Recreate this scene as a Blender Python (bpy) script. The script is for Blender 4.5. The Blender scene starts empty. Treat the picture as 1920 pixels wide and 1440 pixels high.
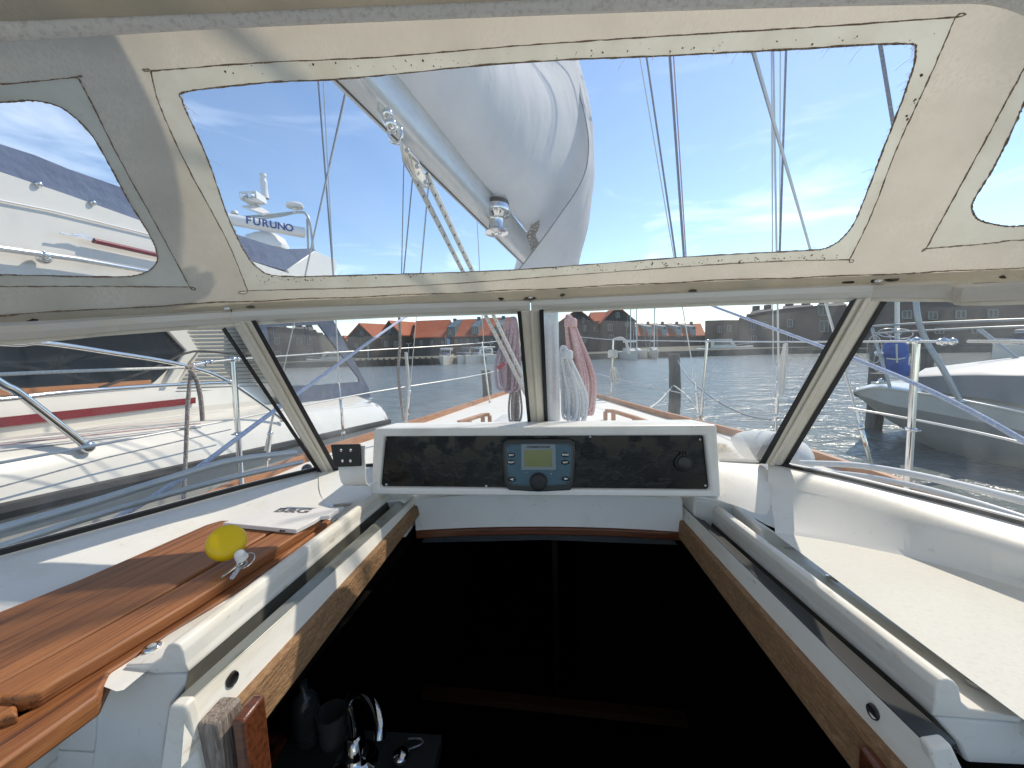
import bpy, bmesh, math, random
from mathutils import Vector as V, Matrix
from mathutils.geometry import delaunay_2d_cdt
random.seed(7)
C = bpy.context.scene.collection
SC = bpy.context.scene
R = math.radians
# ------------------------------------------------------------------ camera
CZ = 1.75                      # camera height above the water
YAW, PIT, ROLL, F = R(4.5), math.atan(70/720), R(1.8), 720.0
EYE = V((0, 0, CZ))
cam = bpy.data.cameras.new('camera'); cam_o = bpy.data.objects.new('camera', cam); C.objects.link(cam_o)
SC.camera = cam_o
cam.sensor_width = 36; cam.lens = 36*F/1920; cam.clip_start = 0.01; cam.clip_end = 3000
fw = V((-math.sin(YAW)*math.cos(PIT), math.cos(YAW)*math.cos(PIT), -math.sin(PIT)))
r0 = V((math.cos(YAW), math.sin(YAW), 0)); u0 = r0.cross(fw)
# the picture is turned counter-clockwise by ROLL
rv = r0*math.cos(ROLL) - u0*math.sin(ROLL)
uv = r0*math.sin(ROLL) + u0*math.cos(ROLL)
cam_o.matrix_world = Matrix(((rv.x, uv.x, -fw.x, 0), (rv.y, uv.y, -fw.y, 0), (rv.z, uv.z, -fw.z, CZ), (0, 0, 0, 1)))
SC.render.resolution_x, SC.render.resolution_y = 1024, 768
# ------------------------------------------------------------------ sky, sun, exposure
SUN_AZ, SUN_EL = R(42), R(46)          # to the right of the bow, high
W = bpy.data.worlds.new('World'); SC.world = W; W.use_nodes = True
n = W.node_tree.nodes; l = W.node_tree.links; bg = n['Background']
sky = n.new('ShaderNodeTexSky'); sky.sky_type = 'NISHITA'; sky.sun_disc = False
sky.sun_elevation = SUN_EL; sky.sun_rotation = SUN_AZ
sky.air_density = 1.0; sky.dust_density = 0.1; sky.ozone_density = 2.0
tc = n.new('ShaderNodeTexCoord'); mp = n.new('ShaderNodeMapping'); mp.inputs['Scale'].default_value = (1.2, 1.2, 5)
no = n.new('ShaderNodeTexNoise'); no.inputs['Scale'].default_value = 2.3; no.inputs['Detail'].default_value = 9; no.inputs['Roughness'].default_value = .58
no.inputs['Distortion'].default_value = .5
cr = n.new('ShaderNodeValToRGB'); cr.color_ramp.elements[0].position = .52; cr.color_ramp.elements[1].position = .82
sx = n.new('ShaderNodeSeparateXYZ'); mr = n.new('ShaderNodeMapRange')
mr.inputs['From Min'].default_value = .02; mr.inputs['From Max'].default_value = .55; mr.inputs['To Min'].default_value = 1.0; mr.inputs['To Max'].default_value = .1
mu = n.new('ShaderNodeMath'); mu.operation = 'MULTIPLY'
mx = n.new('ShaderNodeMix'); mx.data_type = 'RGBA'; mx.inputs[7].default_value = (9, 9.6, 10.4, 1)
l.new(tc.outputs['Generated'], mp.inputs[0]); l.new(mp.outputs[0], no.inputs[0]); l.new(no.outputs[0], cr.inputs[0])
l.new(tc.outputs['Generated'], sx.inputs[0]); l.new(sx.outputs[2], mr.inputs[0])
l.new(cr.outputs[0], mu.inputs[0]); l.new(mr.outputs[0], mu.inputs[1])
l.new(mu.outputs[0], mx.inputs[0]); l.new(sky.outputs[0], mx.inputs[6]); l.new(mx.outputs[2], bg.inputs[0])
bg.inputs[1].default_value = 0.125
su = bpy.data.lights.new('sun', 'SUN'); su.energy = 2.7; su.angle = R(.5); su.color = (1, .90, .76)
so = bpy.data.objects.new('sun', su); C.objects.link(so)
sd = V((math.sin(SUN_AZ)*math.cos(SUN_EL), math.cos(SUN_AZ)*math.cos(SUN_EL), math.sin(SUN_EL)))
so.rotation_euler = sd.to_track_quat('Z', 'Y').to_euler(); so.location = (3, 5, 12)
SC.view_settings.view_transform = 'Standard'; SC.view_settings.look = 'None'; SC.view_settings.gamma = 1
SC.view_settings.exposure = 0.68
# ------------------------------------------------------------------ points from directions and known planes
def ray(px, py):
    return (fw + rv*((px-960)/F) + uv*((720-py)/F))
def P(px, py, y):  d = ray(px, py); return EYE + d*(y/d.y)             # at forward distance y
def PX(px, py, x): d = ray(px, py); return EYE + d*(x/d.x)             # on the plane x
def PZ(px, py, z): d = ray(px, py); return EYE + d*(z/d.z)             # on the plane z (relative to the eye)
def PL(px, py, p0, nn): d = ray(px, py); return EYE + d*((p0-EYE).dot(nn)/d.dot(nn))
def K(x, y, z): return V((x, y, z+CZ))                                   # relative to the eye
def plane(a, b, c): return a, (b-a).cross(c-a).normalized()
def lerp(a, b, t): return a + (b-a)*t
# ------------------------------------------------------------------ mesh collector
class MB:
    def __init__(s): s.v = []; s.f = []; s.sm = []
    def add(s, vs, fs, smooth=True):
        k = len(s.v); s.v += [V(p) for p in vs]; s.f += [tuple(i+k for i in f) for f in fs]; s.sm += [smooth]*len(fs); return s
    def grid(s, rows, closed=False, smooth=True):
        m = len(rows[0]); vs = [p for r in rows for p in r]; fs = []
        for i in range(len(rows)-1):
            for j in range(m if closed else m-1):
                a = i*m+j; b = i*m+(j+1) % m; fs.append((a, b, b+m, a+m))
        return s.add(vs, fs, smooth)
    def tube(s, pts, r, n=8, closed=False, cap=True, flat=None):
        pts = [V(p) for p in pts]; N = len(pts); rr = r if isinstance(r, (list, tuple)) else [r]*N
        T = []
        for i in range(N):
            a = pts[(i-1) % N] if closed or i else pts[0]; b = pts[(i+1) % N] if closed or i < N-1 else pts[-1]
            t = (b-a); T.append(t.normalized() if t.length > 1e-9 else V((0, 0, 1)))
        nn = T[0].orthogonal().normalized(); rows = []
        for i in range(N):
            nn = (nn - T[i]*nn.dot(T[i]));  nn = nn.normalized() if nn.length > 1e-6 else T[i].orthogonal().normalized()
            bb = T[i].cross(nn)
            rows.append([pts[i] + (nn*math.cos(2*math.pi*j/n) + bb*math.sin(2*math.pi*j/n)*(flat or 1))*rr[i] for j in range(n)])
        if closed: rows.append(rows[0])
        s.grid(rows, True)
        if cap and not closed:
            k = len(s.v) - len(rows)*n
            s.f.append(tuple(k+j for j in reversed(range(n)))); s.f.append(tuple(len(s.v)-n+j for j in range(n))); s.sm += [False]*2
        return s
    def hexa(s, a):     # a: 4 bottom points then 4 top points
        return s.add(a, [(0, 3, 2, 1), (4, 5, 6, 7), (0, 1, 5, 4), (1, 2, 6, 5), (2, 3, 7, 6), (3, 0, 4, 7)], False)
    def box(s, c, d, rz=0, M=None):
        c = V(c); q = [(-1, -1), (1, -1), (1, 1), (-1, 1)]; m = M or Matrix.Rotation(rz, 3, 'Z')
        return s.hexa([c + m @ V((x*d[0]/2, y*d[1]/2, z*d[2]/2)) for z in (-1, 1) for x, y in q])
    def bar(s, a, b, w, h, up=V((0, 0, 1))):      # square bar from a to b
        a = V(a); b = V(b); t = (b-a).normalized(); x = t.cross(up).normalized(); z = x.cross(t)
        q = [(-1, -1), (1, -1), (1, 1), (-1, 1)]
        return s.hexa([p + x*(i*w/2) + z*(j*h/2) for p in (a, b) for i, j in q])
    def prism(s, poly, vec, smooth=False):
        poly = [V(p) for p in poly]; m = len(poly); vec = V(vec)
        return s.add(poly + [p+vec for p in poly], [tuple(reversed(range(m))), tuple(range(m, 2*m))] + [(i, (i+1) % m, m+(i+1) % m, m+i) for i in range(m)], smooth)
    def lathe(s, prof, o, ax=(0, 0, 1), n=20, sq=1):
        ax = V(ax).normalized(); a = ax.orthogonal().normalized(); b = ax.cross(a); o = V(o)
        s.grid([[o + ax*h + (a*math.cos(2*math.pi*j/n) + b*math.sin(2*math.pi*j/n)*sq)*max(r, 1e-5) for j in range(n)] for r, h in prof], True); return s
    def ball(s, c, r, n=16, M=None):
        if not isinstance(r, (tuple, list)): r = (r, r, r)
        M = M or Matrix.Identity(3); c = V(c)
        return s.grid([[c + M @ V((r[0]*math.sin(a)*math.cos(b), r[1]*math.sin(a)*math.sin(b), r[2]*math.cos(a))) for b in [2*math.pi*j/n for j in range(n)]] for a in [math.pi*min(max(i, .01), n//2-.01)/(n//2) for i in range(n//2+1)]], True)
    def sweep(s, prof, pts, up=V((0, 0, 1)), cap=True, smooth=False):   # prof: (side, up) pairs
        rows = []; pts = [V(p) for p in pts]
        for i, p in enumerate(pts):
            t = (pts[min(i+1, len(pts)-1)] - pts[max(i-1, 0)]).normalized(); x = t.cross(up).normalized(); z = x.cross(t)
            rows.append([p + x*a + z*b for a, b in prof])
        k = len(s.v); s.grid(rows, True, smooth)
        if cap:
            m = len(prof); s.f.append(tuple(k+j for j in reversed(range(m)))); s.f.append(tuple(len(s.v)-m+j for j in range(m))); s.sm += [False]*2
        return s
    def build(s, name, mat, parent=None, bevel=0, seg=2, angle=35, sub=0):
        o0 = V((0, 0, 0)); p = parent
        while p is not None: o0 = o0 + p.location; p = p.parent
        me = bpy.data.meshes.new(name); me.from_pydata([tuple(q-o0) for q in s.v], [], s.f)
        me.polygons.foreach_set('use_smooth', s.sm); me.update()
        bm = bmesh.new(); bm.from_mesh(me); bmesh.ops.remove_doubles(bm, verts=bm.verts, dist=1e-5); bmesh.ops.recalc_face_normals(bm, faces=bm.faces)
        bm.to_mesh(me); bm.free()
        if any(s.sm): me.set_sharp_from_angle(angle=R(angle+15))
        me.materials.append(mat)
        o = bpy.data.objects.new(name, me); C.objects.link(o); o.parent = parent
        if bevel:
            b = o.modifiers.new('bevel', 'BEVEL'); b.width = bevel; b.segments = seg; b.limit_method = 'ANGLE'; b.angle_limit = R(angle); b.use_clamp_overlap = True
            for pl in me.polygons: pl.use_smooth = True
            me.set_sharp_from_angle(angle=R(70))
        if sub: b = o.modifiers.new('sub', 'SUBSURF'); b.levels = b.render_levels = sub
        return o
def tag(o, label, cat, group=None):
    o['label'] = label; o['category'] = cat
    if group: o['group'] = group
    return o
def thing(name, label, cat, loc=(0, 0, 0), group=None):
    o = bpy.data.objects.new(name, None); C.objects.link(o); o.location = loc; o.empty_display_size = .1
    return tag(o, label, cat, group)
def struct(o): o['kind'] = 'structure'; return o
def spline(pts, k=8, closed=False):
    pts = [V(p) for p in pts]; N = len(pts); out = []
    for i in range(N if closed else N-1):
        p0 = pts[(i-1) % N] if closed else pts[max(i-1, 0)]; p1 = pts[i]; p2 = pts[(i+1) % N]; p3 = pts[(i+2) % N] if closed else pts[min(i+2, N-1)]
        for j in range(k):
            t = j/k; out.append(.5*((2*p1) + (p2-p0)*t + (2*p0-5*p1+4*p2-p3)*t*t + (3*p1-p0-3*p2+p3)*t**3))
    if not closed: out.append(pts[-1])
    return out
def text(s, size, o, right, up, mat, parent, name='lettering', ext=.0004, bold=0, ax='CENTER', sxx=1):
    cu = bpy.data.curves.new('t', 'FONT'); cu.body = s; cu.size = size; cu.extrude = ext; cu.align_x = ax; cu.align_y = 'CENTER'; cu.offset = bold
    to = bpy.data.objects.new('t', cu); C.objects.link(to); bpy.context.view_layer.update()
    me = bpy.data.meshes.new_from_object(to.evaluated_get(bpy.context.evaluated_depsgraph_get()))
    bpy.data.objects.remove(to); right = V(right).normalized(); up = V(up).normalized(); nn = right.cross(up)
    b = MB(); b.add([V(o) + right*(q.co.x*sxx) + up*q.co.y + nn*q.co.z for q in me.vertices], [tuple(p.vertices) for p in me.polygons], False)
    return b.build(name, mat, parent)
# ------------------------------------------------------------------ materials
MT = {}
def mat(name, col, rough=.5, metal=0, noise=None, bump=None, spec=.5, coat=0, trans=0, rotz=0):
    """noise: (scale, col2, amount-lo, amount-hi, stretch xyz)   bump: (scale, strength, dist)"""
    m = bpy.data.materials.new(name); m.use_nodes = True; nt = m.node_tree; N = nt.nodes; L = nt.links; b = N['Principled BSDF']
    b.inputs['Base Color'].default_value = (*col, 1); b.inputs['Roughness'].default_value = rough; b.inputs['Metallic'].default_value = metal
    b.inputs['Specular IOR Level'].default_value = spec; b.inputs['Coat Weight'].default_value = coat
    t = N.new('ShaderNodeTexCoord')
    if rotz:
        m0 = N.new('ShaderNodeMapping'); m0.inputs['Rotation'].default_value = (0, 0, rotz); L.new(t.outputs['Object'], m0.inputs[0]); m0.outputs[0].name
        class _T: outputs = {'Object': m0.outputs[0]}
        t = _T
    if noise:
        for k, (sc, c2, lo, hi, st) in enumerate(noise if isinstance(noise, list) else [noise]):
            mp = N.new('ShaderNodeMapping'); mp.inputs['Scale'].default_value = st
            mp.inputs['Location'].default_value = (k*3.1, k*1.7, 0)
            x = N.new('ShaderNodeTexNoise'); x.inputs['Scale'].default_value = sc; x.inputs['Detail'].default_value = 8; x.inputs['Roughness'].default_value = .62
            r = N.new('ShaderNodeMapRange'); r.inputs[1].default_value = lo; r.inputs[2].default_value = hi
            q = N.new('ShaderNodeMix'); q.data_type = 'RGBA'; q.inputs[7].default_value = (*c2, 1)
            L.new(t.outputs['Object'], mp.inputs[0]); L.new(mp.outputs[0], x.inputs[0]); L.new(x.outputs[0], r.inputs[0]); L.new(r.outputs[0], q.inputs[0])
            if b.inputs['Base Color'].is_linked: L.new(b.inputs['Base Color'].links[0].from_socket, q.inputs[6])
            else: q.inputs[6].default_value = (*col, 1)
            L.new(q.outputs[2], b.inputs['Base Color'])
    if bump:
        x = N.new('ShaderNodeTexNoise'); x.inputs['Scale'].default_value = bump[0]; x.inputs['Detail'].default_value = 5
        u = N.new('ShaderNodeBump'); u.inputs['Strength'].default_value = bump[1]; u.inputs['Distance'].default_value = bump[2]
        mp = N.new('ShaderNodeMapping'); mp.inputs['Scale'].default_value = bump[3] if len(bump) > 3 else (1, 1, 1)
        L.new(t.outputs['Object'], mp.inputs[0]); L.new(mp.outputs[0], x.inputs[0])
        L.new(x.outputs[0], u.inputs['Height']); L.new(u.outputs[0], b.inputs['Normal'])
    if trans:
        tr = N.new('ShaderNodeBsdfTranslucent'); tr.inputs[0].default_value = (*col, 1)
        if b.inputs['Base Color'].is_linked: L.new(b.inputs['Base Color'].links[0].from_socket, tr.inputs[0])
        ms = N.new('ShaderNodeMixShader'); ms.inputs[0].default_value = trans
        L.new(b.outputs[0], ms.inputs[1]); L.new(tr.outputs[0], ms.inputs[2]); L.new(ms.outputs[0], N['Material Output'].inputs[0])
    return m
I3 = (1, 1, 1)
recess_m = mat('shade-dark recess', (.05, .05, .042), .7, noise=(30, (.11, .105, .085), .5, .7, (1, .3, 1)))  # shadow under the rail lip is put into this dark olive colour
track_m = mat('olive steel track', (.30, .30, .26), .4, .6, noise=(50, (.16, .16, .13), .5, .7, (1, .3, 1)))
gel = mat('white gelcoat', (.78, .77, .74), .4, noise=[(9, (.66, .63, .56), .52, .8, I3), (70, (.60, .57, .5), .62, .78, I3)], bump=(6, .06, .01), coat=.06)
gel_worn = mat('worn cream gelcoat', (.76, .74, .69), .52, noise=[(14, (.60, .54, .42), .5, .8, (1, .4, 2)), (60, (.42, .36, .26), .62, .76, (1, .3, 1)), (150, (.34, .32, .28), .66, .74, (1, .2, 1))], bump=(30, .15, .004))
nonskid = mat('cream nonskid deck', (.76, .745, .69), .8, noise=[(160, (.69, .67, .60), .5, .75, I3), (5, (.70, .67, .60), .5, .8, I3), (60, (.50, .46, .40), .70, .78, I3)], bump=(420, .5, .0015))
alu = mat('anodised aluminium', (.62, .59, .54), .38, .3, noise=(25, (.52, .48, .42), .5, .75, (.2, .2, 3)), bump=(120, .05, .002))
cream_alu = mat('cream painted aluminium', (.69, .65, .56), .42, .1, noise=(18, (.56, .5, .39), .5, .78, (1, 1, .25)), bump=(90, .08, .002))
steel = mat('polished stainless steel', (.72, .72, .71), .13, 1)
galv = mat('dull grey steel tube', (.46, .48, .47), .4, .35, noise=(60, (.4, .42, .43), .5, .7, I3))
wire = mat('stainless wire', (.62, .62, .6), .35, .5)
dwire = mat('dark twisted wire', (.16, .18, .22), .5, .3, noise=(160, (.35, .37, .4), .45, .6, I3))
rubber = mat('black rubber', (.012, .012, .013), .55)
blk = mat('matt black plastic', (.01, .011, .012), .4)
_g = PZ(508, 1000, -.32)-PZ(0, 1281, -.32); _ga = math.atan2(_g.x, _g.y)
teak = mat('oiled teak', (.37, .145, .047), .55, rotz=_ga, noise=[(4, (.24, .085, .027), .40, .62, (9, .22, 9)), (11, (.10, .035, .014), .52, .62, (16, .14, 16)), (50, (.46, .20, .07), .54, .7, (9, .2, 9)), (3, (.28, .11, .036), .45, .65, (3, 1, 3)), (22, (.13, .045, .018), .55, .66, (20, .18, 20))], bump=(40, .25, .002, (8, .3, 8)))
teak_dk = mat('dark varnished mahogany', (.13, .04, .016), .32, noise=(20, (.06, .018, .008), .45, .65, (1, 9, 9)), bump=(50, .15, .002, (1, 9, 9)), coat=.25)
teak_w = mat('weathered teak trim', (.27, .15, .07), .75, noise=[(30, (.19, .10, .045), .42, .7, (3, .8, 3)), (220, (.36, .22, .11), .5, .7, (1, .5, 1)), (300, (.16, .09, .04), .58, .7, (1, .4, 1))], bump=(130, .8, .004, (2, .6, 2)))
grey_w = mat('silvered bare wood', (.27, .23, .2), .75, noise=[(30, (.13, .09, .07), .45, .65, (6, 6, .7)), (70, (.4, .36, .32), .55, .7, (6, 6, .6))], bump=(80, .7, .004, (6, 6, .8)))
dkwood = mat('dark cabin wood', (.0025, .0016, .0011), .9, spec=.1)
teak_out = mat('sunny teak rail', (.42, .19, .085), .55, noise=(12, (.28, .11, .045), .45, .7, (3, .5, 3)))
canvas_n = [(6, (.50, .455, .365), .42, .72, I3), (500, (.58, .53, .435), .45, .65, (1, .35, .35)), (2.2, (.66, .61, .50), .5, .7, I3)]
canvas = mat('beige sprayhood canvas', (.66, .61, .50), .85, noise=canvas_n, bump=(14, .35, .006, (1, .5, 1)), trans=.38)
canvas_b = mat('canvas window border', (.66, .65, .55), .75, noise=[(11, (.56, .53, .43), .4, .7, I3), (60, (.45, .38, .26), .66, .74, I3)], bump=(25, .25, .003), trans=.38)
tape = mat('white webbing tape', (.92, .91, .88), .8, noise=(130, (.74, .72, .68), .5, .65, (1, 1, 1)), bump=(300, .7, .003), trans=.15)
thread = mat('brown stitching', (.19, .13, .09), .85, noise=(400, (.42, .36, .28), .5, .6, I3))
mildew = mat('mildew brown', (.13, .07, .03), .9)
mould = mat('black mould', (.05, .045, .04), .95, noise=(40, (.2, .18, .15), .5, .7, I3))
white_p = mat('white painted plastic', (.78, .78, .77), .35, bump=(200, .1, .001))
white_b = mat('white boat topsides', (.70, .67, .60), .25, coat=.3, noise=(3, (.6, .59, .55), .5, .8, I3))
stripe_r = mat('dark red stripe', (.18, .008, .016), .25, coat=.4, noise=(6, (.18, .008, .014), .5, .7, I3))
dglass = mat('dark tinted boat glass', (.02, .026, .032), .06, 0, spec=.9, noise=(2.5, (.06, .045, .035), .5, .7, I3))
navy = mat('navy canvas', (.05, .075, .13), .8, noise=(6, (.09, .12, .18), .45, .7, I3), bump=(20, .4, .02))
bluecan = mat('faded blue canvas', (.13, .17, .26), .8, noise=(5, (.09, .12, .21), .42, .66, (1, .3, 1)), bump=(9, .6, .03))
louvre = mat('beige louvre board', (.60, .58, .51), .6)
dark_l = mat('dark louvre gap', (.13, .13, .12), .7)
hull_g = mat('grey hull band', (.62, .61, .56), .3, coat=.3, noise=(3, (.54, .53, .49), .5, .8, I3))
anti = mat('dark grey antifouling hull', (.42, .41, .38), .45, noise=(2, (.36, .355, .33), .45, .7, (1, 1, 2)))
sailc = mat('white sail cover cloth', (.80, .81, .82), .8, bump=(3.2, .5, .04, (1, 1.6, .7)), noise=(4, (.72, .73, .75), .45, .75, I3), trans=.5)
boomm = mat('boom aluminium', (.62, .64, .64), .38, .45, noise=(20, (.54, .56, .56), .45, .7, (3, .3, 3)))
rope_w = mat('white braided rope', (.70, .69, .64), .85, bump=(260, .9, .004), noise=(180, (.5, .48, .43), .5, .62, I3))
rope_b = mat('pale blue rope', (.42, .5, .68), .8, bump=(260, .9, .004), noise=(150, (.6, .66, .78), .5, .62, I3))
rope_p = mat('faded pink rope', (.62, .36, .36), .85, bump=(200, .6, .004), noise=(70, (.74, .52, .50), .45, .65, I3))
rope_m = mat('mauve rope', (.42, .27, .30), .85, bump=(200, .6, .004), noise=(70, (.58, .42, .43), .45, .65, I3))
rope_g = mat('pale grey rope', (.55, .58, .60), .8, bump=(200, .6, .004), noise=(90, (.72, .74, .74), .45, .65, I3))
rope_k = mat('brown flecked rope', (.22, .17, .15), .85, noise=(220, (.6, .56, .5), .5, .58, I3))
fleck = mat('black fleck', (.03, .03, .035), .8)
red = mat('red ribbon', (.45, .03, .05), .6)
yellow = mat('yellow foam float', (.78, .54, .004), .45, bump=(90, .12, .002), noise=(50, (.74, .55, .01), .6, .75, I3))
paper = mat('white sleeve', (.76, .74, .74), .45, noise=(60, (.7, .68, .68), .5, .7, I3))
ink = mat('dark print', (.03, .03, .035), .6)
inkb = mat('blue print', (.03, .09, .3), .5)
wht = mat('white print', (.8, .8, .8), .5)
teal = mat('blue grey control face', (.035, .095, .14), .38, noise=(90, (.05, .115, .16), .4, .7, I3))
bezel = mat('grey screen bezel', (.20, .25, .28), .4)
lcd = mat('olive lcd', (.13, .15, .02), .15, coat=.6)
fluff = mat('cream sheepskin', (.78, .7, .54), .95)
fender_w = mat('white vinyl fender', (.74, .73, .69), .4, noise=(8, (.66, .64, .58), .5, .7, I3))
fender_b = mat('blue fender sock', (.035, .12, .42), .75, noise=(10, (.02, .07, .3), .45, .65, I3))
pile_m = mat('grey weathered pile', (.16, .155, .14), .85, noise=(5, (.09, .085, .075), .45, .65, (3, 3, .4)), bump=(10, .7, .03, (3, 3, .4)))
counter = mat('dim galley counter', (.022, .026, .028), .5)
water = mat('harbour water', (.15, .175, .17), .2, spec=.4)
def water_nodes():
    N = water.node_tree.nodes; L = water.node_tree.links; b = N['Principled BSDF']; t = N.new('ShaderNodeTexCoord'); b.inputs['IOR'].default_value = 1.33
    prev = None
    for sc, st, di, stretch in ((.9, .8, .22, (1, 1.8, 1)), (4.5, .75, .05, (1, 1.5, 1)), (17, .5, .012, (1, 1.3, 1))):
        mp = N.new('ShaderNodeMapping'); mp.inputs['Scale'].default_value = stretch; mp.inputs['Rotation'].default_value = (0, 0, .35)
        x = N.new('ShaderNodeTexNoise'); x.inputs['Scale'].default_value = sc; x.inputs['Detail'].default_value = 4; x.inputs['Distortion'].default_value = .6
        u = N.new('ShaderNodeBump'); u.inputs['Strength'].default_value = st; u.inputs['Distance'].default_value = di
        L.new(t.outputs['Object'], mp.inputs[0]); L.new(mp.outputs[0], x.inputs[0]); L.new(x.outputs[0], u.inputs['Height'])
        if prev: L.new(prev.outputs[0], u.inputs['Normal'])
        prev = u
    L.new(prev.outputs[0], b.inputs['Normal'])
water_nodes()
def panel_nodes(m):     # orange-peel droplets on the black panel
    N = m.node_tree.nodes; L = m.node_tree.links; b = N['Principled BSDF']; t = N.new('ShaderNodeTexCoord')
    v = N.new('ShaderNodeTexVoronoi'); v.inputs['Scale'].default_value = 420; x = N.new('ShaderNodeTexNoise'); x.inputs['Scale'].default_value = 30
    mm = N.new('ShaderNodeMath'); mm.operation = 'MULTIPLY'; u = N.new('ShaderNodeBump'); u.inputs['Strength'].default_value = .8; u.inputs['Distance'].default_value = .001
    r = N.new('ShaderNodeMapRange'); r.inputs[1].default_value = .45; r.inputs[2].default_value = .62
    for q in (v, x): L.new(t.outputs['Object'], q.inputs[0])
    L.new(x.outputs[0], r.inputs[0]); L.new(r.outputs[0], mm.inputs[0]); L.new(v.outputs['Distance'], mm.inputs[1]); L.new(mm.outputs[0], u.inputs['Height']); L.new(u.outputs[0], b.inputs['Normal'])
panel_m = mat('glossy black panel', (.006, .0065, .007), .16, spec=.25); panel_nodes(panel_m)
def glass(name, tint, film, lo, hi, sc, st=I3, gl=.9, streak=.06, rough=.0):
    m = bpy.data.materials.new(name); m.use_nodes = True; N = m.node_tree.nodes; L = m.node_tree.links; N.remove(N['Principled BSDF'])
    t = N.new('ShaderNodeTexCoord'); mp = N.new('ShaderNodeMapping'); mp.inputs['Scale'].default_value = st
    x = N.new('ShaderNodeTexNoise'); x.inputs['Scale'].default_value = sc; x.inputs['Detail'].default_value = 6; x.inputs['Roughness'].default_value = .6
    r = N.new('ShaderNodeMapRange'); r.inputs[1].default_value = lo; r.inputs[2].default_value = hi; r.inputs[3].default_value = film; r.inputs[4].default_value = film+streak
    tr = N.new('ShaderNodeBsdfTransparent'); tr.inputs[0].default_value = (*tint, 1)
    gs = N.new('ShaderNodeBsdfGlossy'); gs.inputs['Roughness'].default_value = rough
    fr = N.new('ShaderNodeFresnel'); fr.inputs[0].default_value = 1.45; fm = N.new('ShaderNodeMath'); fm.operation = 'MULTIPLY'; fm.inputs[1].default_value = gl
    m1 = N.new('ShaderNodeMixShader'); m2 = N.new('ShaderNodeMixShader'); m3 = N.new('ShaderNodeMixShader'); m3.inputs[0].default_value = .55
    df = N.new('ShaderNodeBsdfDiffuse'); df.inputs[0].default_value = (.8, .8, .78, 1); tl = N.new('ShaderNodeBsdfTranslucent'); tl.inputs[0].default_value = (.85, .85, .82, 1)
    L.new(t.outputs['Object'], mp.inputs[0]); L.new(mp.outputs[0], x.inputs[0]); L.new(x.outputs[0], r.inputs[0])
    L.new(fr.outputs[0], fm.inputs[0]); L.new(fm.outputs[0], m1.inputs[0]); L.new(tr.outputs[0], m1.inputs[1]); L.new(gs.outputs[0], m1.inputs[2])
    L.new(df.outputs[0], m3.inputs[1]); L.new(tl.outputs[0], m3.inputs[2])
    L.new(r.outputs[0], m2.inputs[0]); L.new(m1.outputs[0], m2.inputs[1]); L.new(m3.outputs[0], m2.inputs[2]); L.new(m2.outputs[0], N['Material Output'].inputs[0])
    return m
wglass = glass('windscreen glass', (.94, .95, .93), .035, .45, .72, 4, (1, 1, .3), .7, .15)
vinyl = glass('clear vinyl window', (.95, .97, .98), .05, .52, .78, 9, (1, 1, .6), .5, .08)
smallglass = glass('far window glass', (.5, .55, .6), .08, .4, .7, 3)
# ================================================================== water
b = MB(); b.add([(-1500, -300, 0), (1500, -300, 0), (1500, 1500, 0), (-1500, 1500, 0)], [(0, 1, 2, 3)], False)
struct(b.build('water', water))
# ================================================================== own boat
boat = thing('sailboat', 'own white sailing boat seen from its cockpit, cream deck running forward to the mast', 'sailboat', (0, 3, 0))
DK = -.68
def deck_half(y):      # half beam at y
    pts = [(-1.5, 1.35), (0, 1.5), (1.7, 1.58), (2.4, 1.5), (3.6, 1.09), (5.25, .62), (6.2, .3), (6.9, .04)]
    for (a, p), (c, q) in zip(pts, pts[1:]):
        if y <= c: t = (y-a)/(c-a); return p+(q-p)*t
    return .03
ys = [-1.5+i*.3 for i in range(29)]
b = MB(); b.grid([[K(-deck_half(y)*(1-j/6), y, DK + .05*(j/6)) for j in range(6)] + [K(deck_half(y)*j/6, y, DK+.05*(1-j/6)) for j in range(7)] for y in ys if y > 1.19])
b.build('foredeck', nonskid, boat)
rows = []
for y in ys:
    h = deck_half(y); rows.append([K(s*h*f, y, DK+dz) for s, f, dz in ((-1, 1, 0), (-1, .97, -.3), (-1, .86, -.75), (-1, .6, -1.2), (0, 0, -1.45), (1, .6, -1.2), (1, .86, -.75), (1, .97, -.3), (1, 1, 0))])
b = MB(); b.grid(rows); b.build('hull', white_b, boat)
for s in (-1, 1):
    b = MB(); b.grid([[K(s*h, y, DK), K(s*(h-.55 if h > 1.2 else h*.5), y, DK+.02)] for y in ys if y < 1.3 for h in [deck_half(y)]]); b.build('side_deck', nonskid, boat)
    b = MB(); b.sweep([(-.02, 0), (.02, 0), (.016, .05), (-.016, .05)], [K(s*(deck_half(y)-.02), y, DK+.002) for y in ys]); b.build('toe_rail', teak_out, boat)
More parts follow.
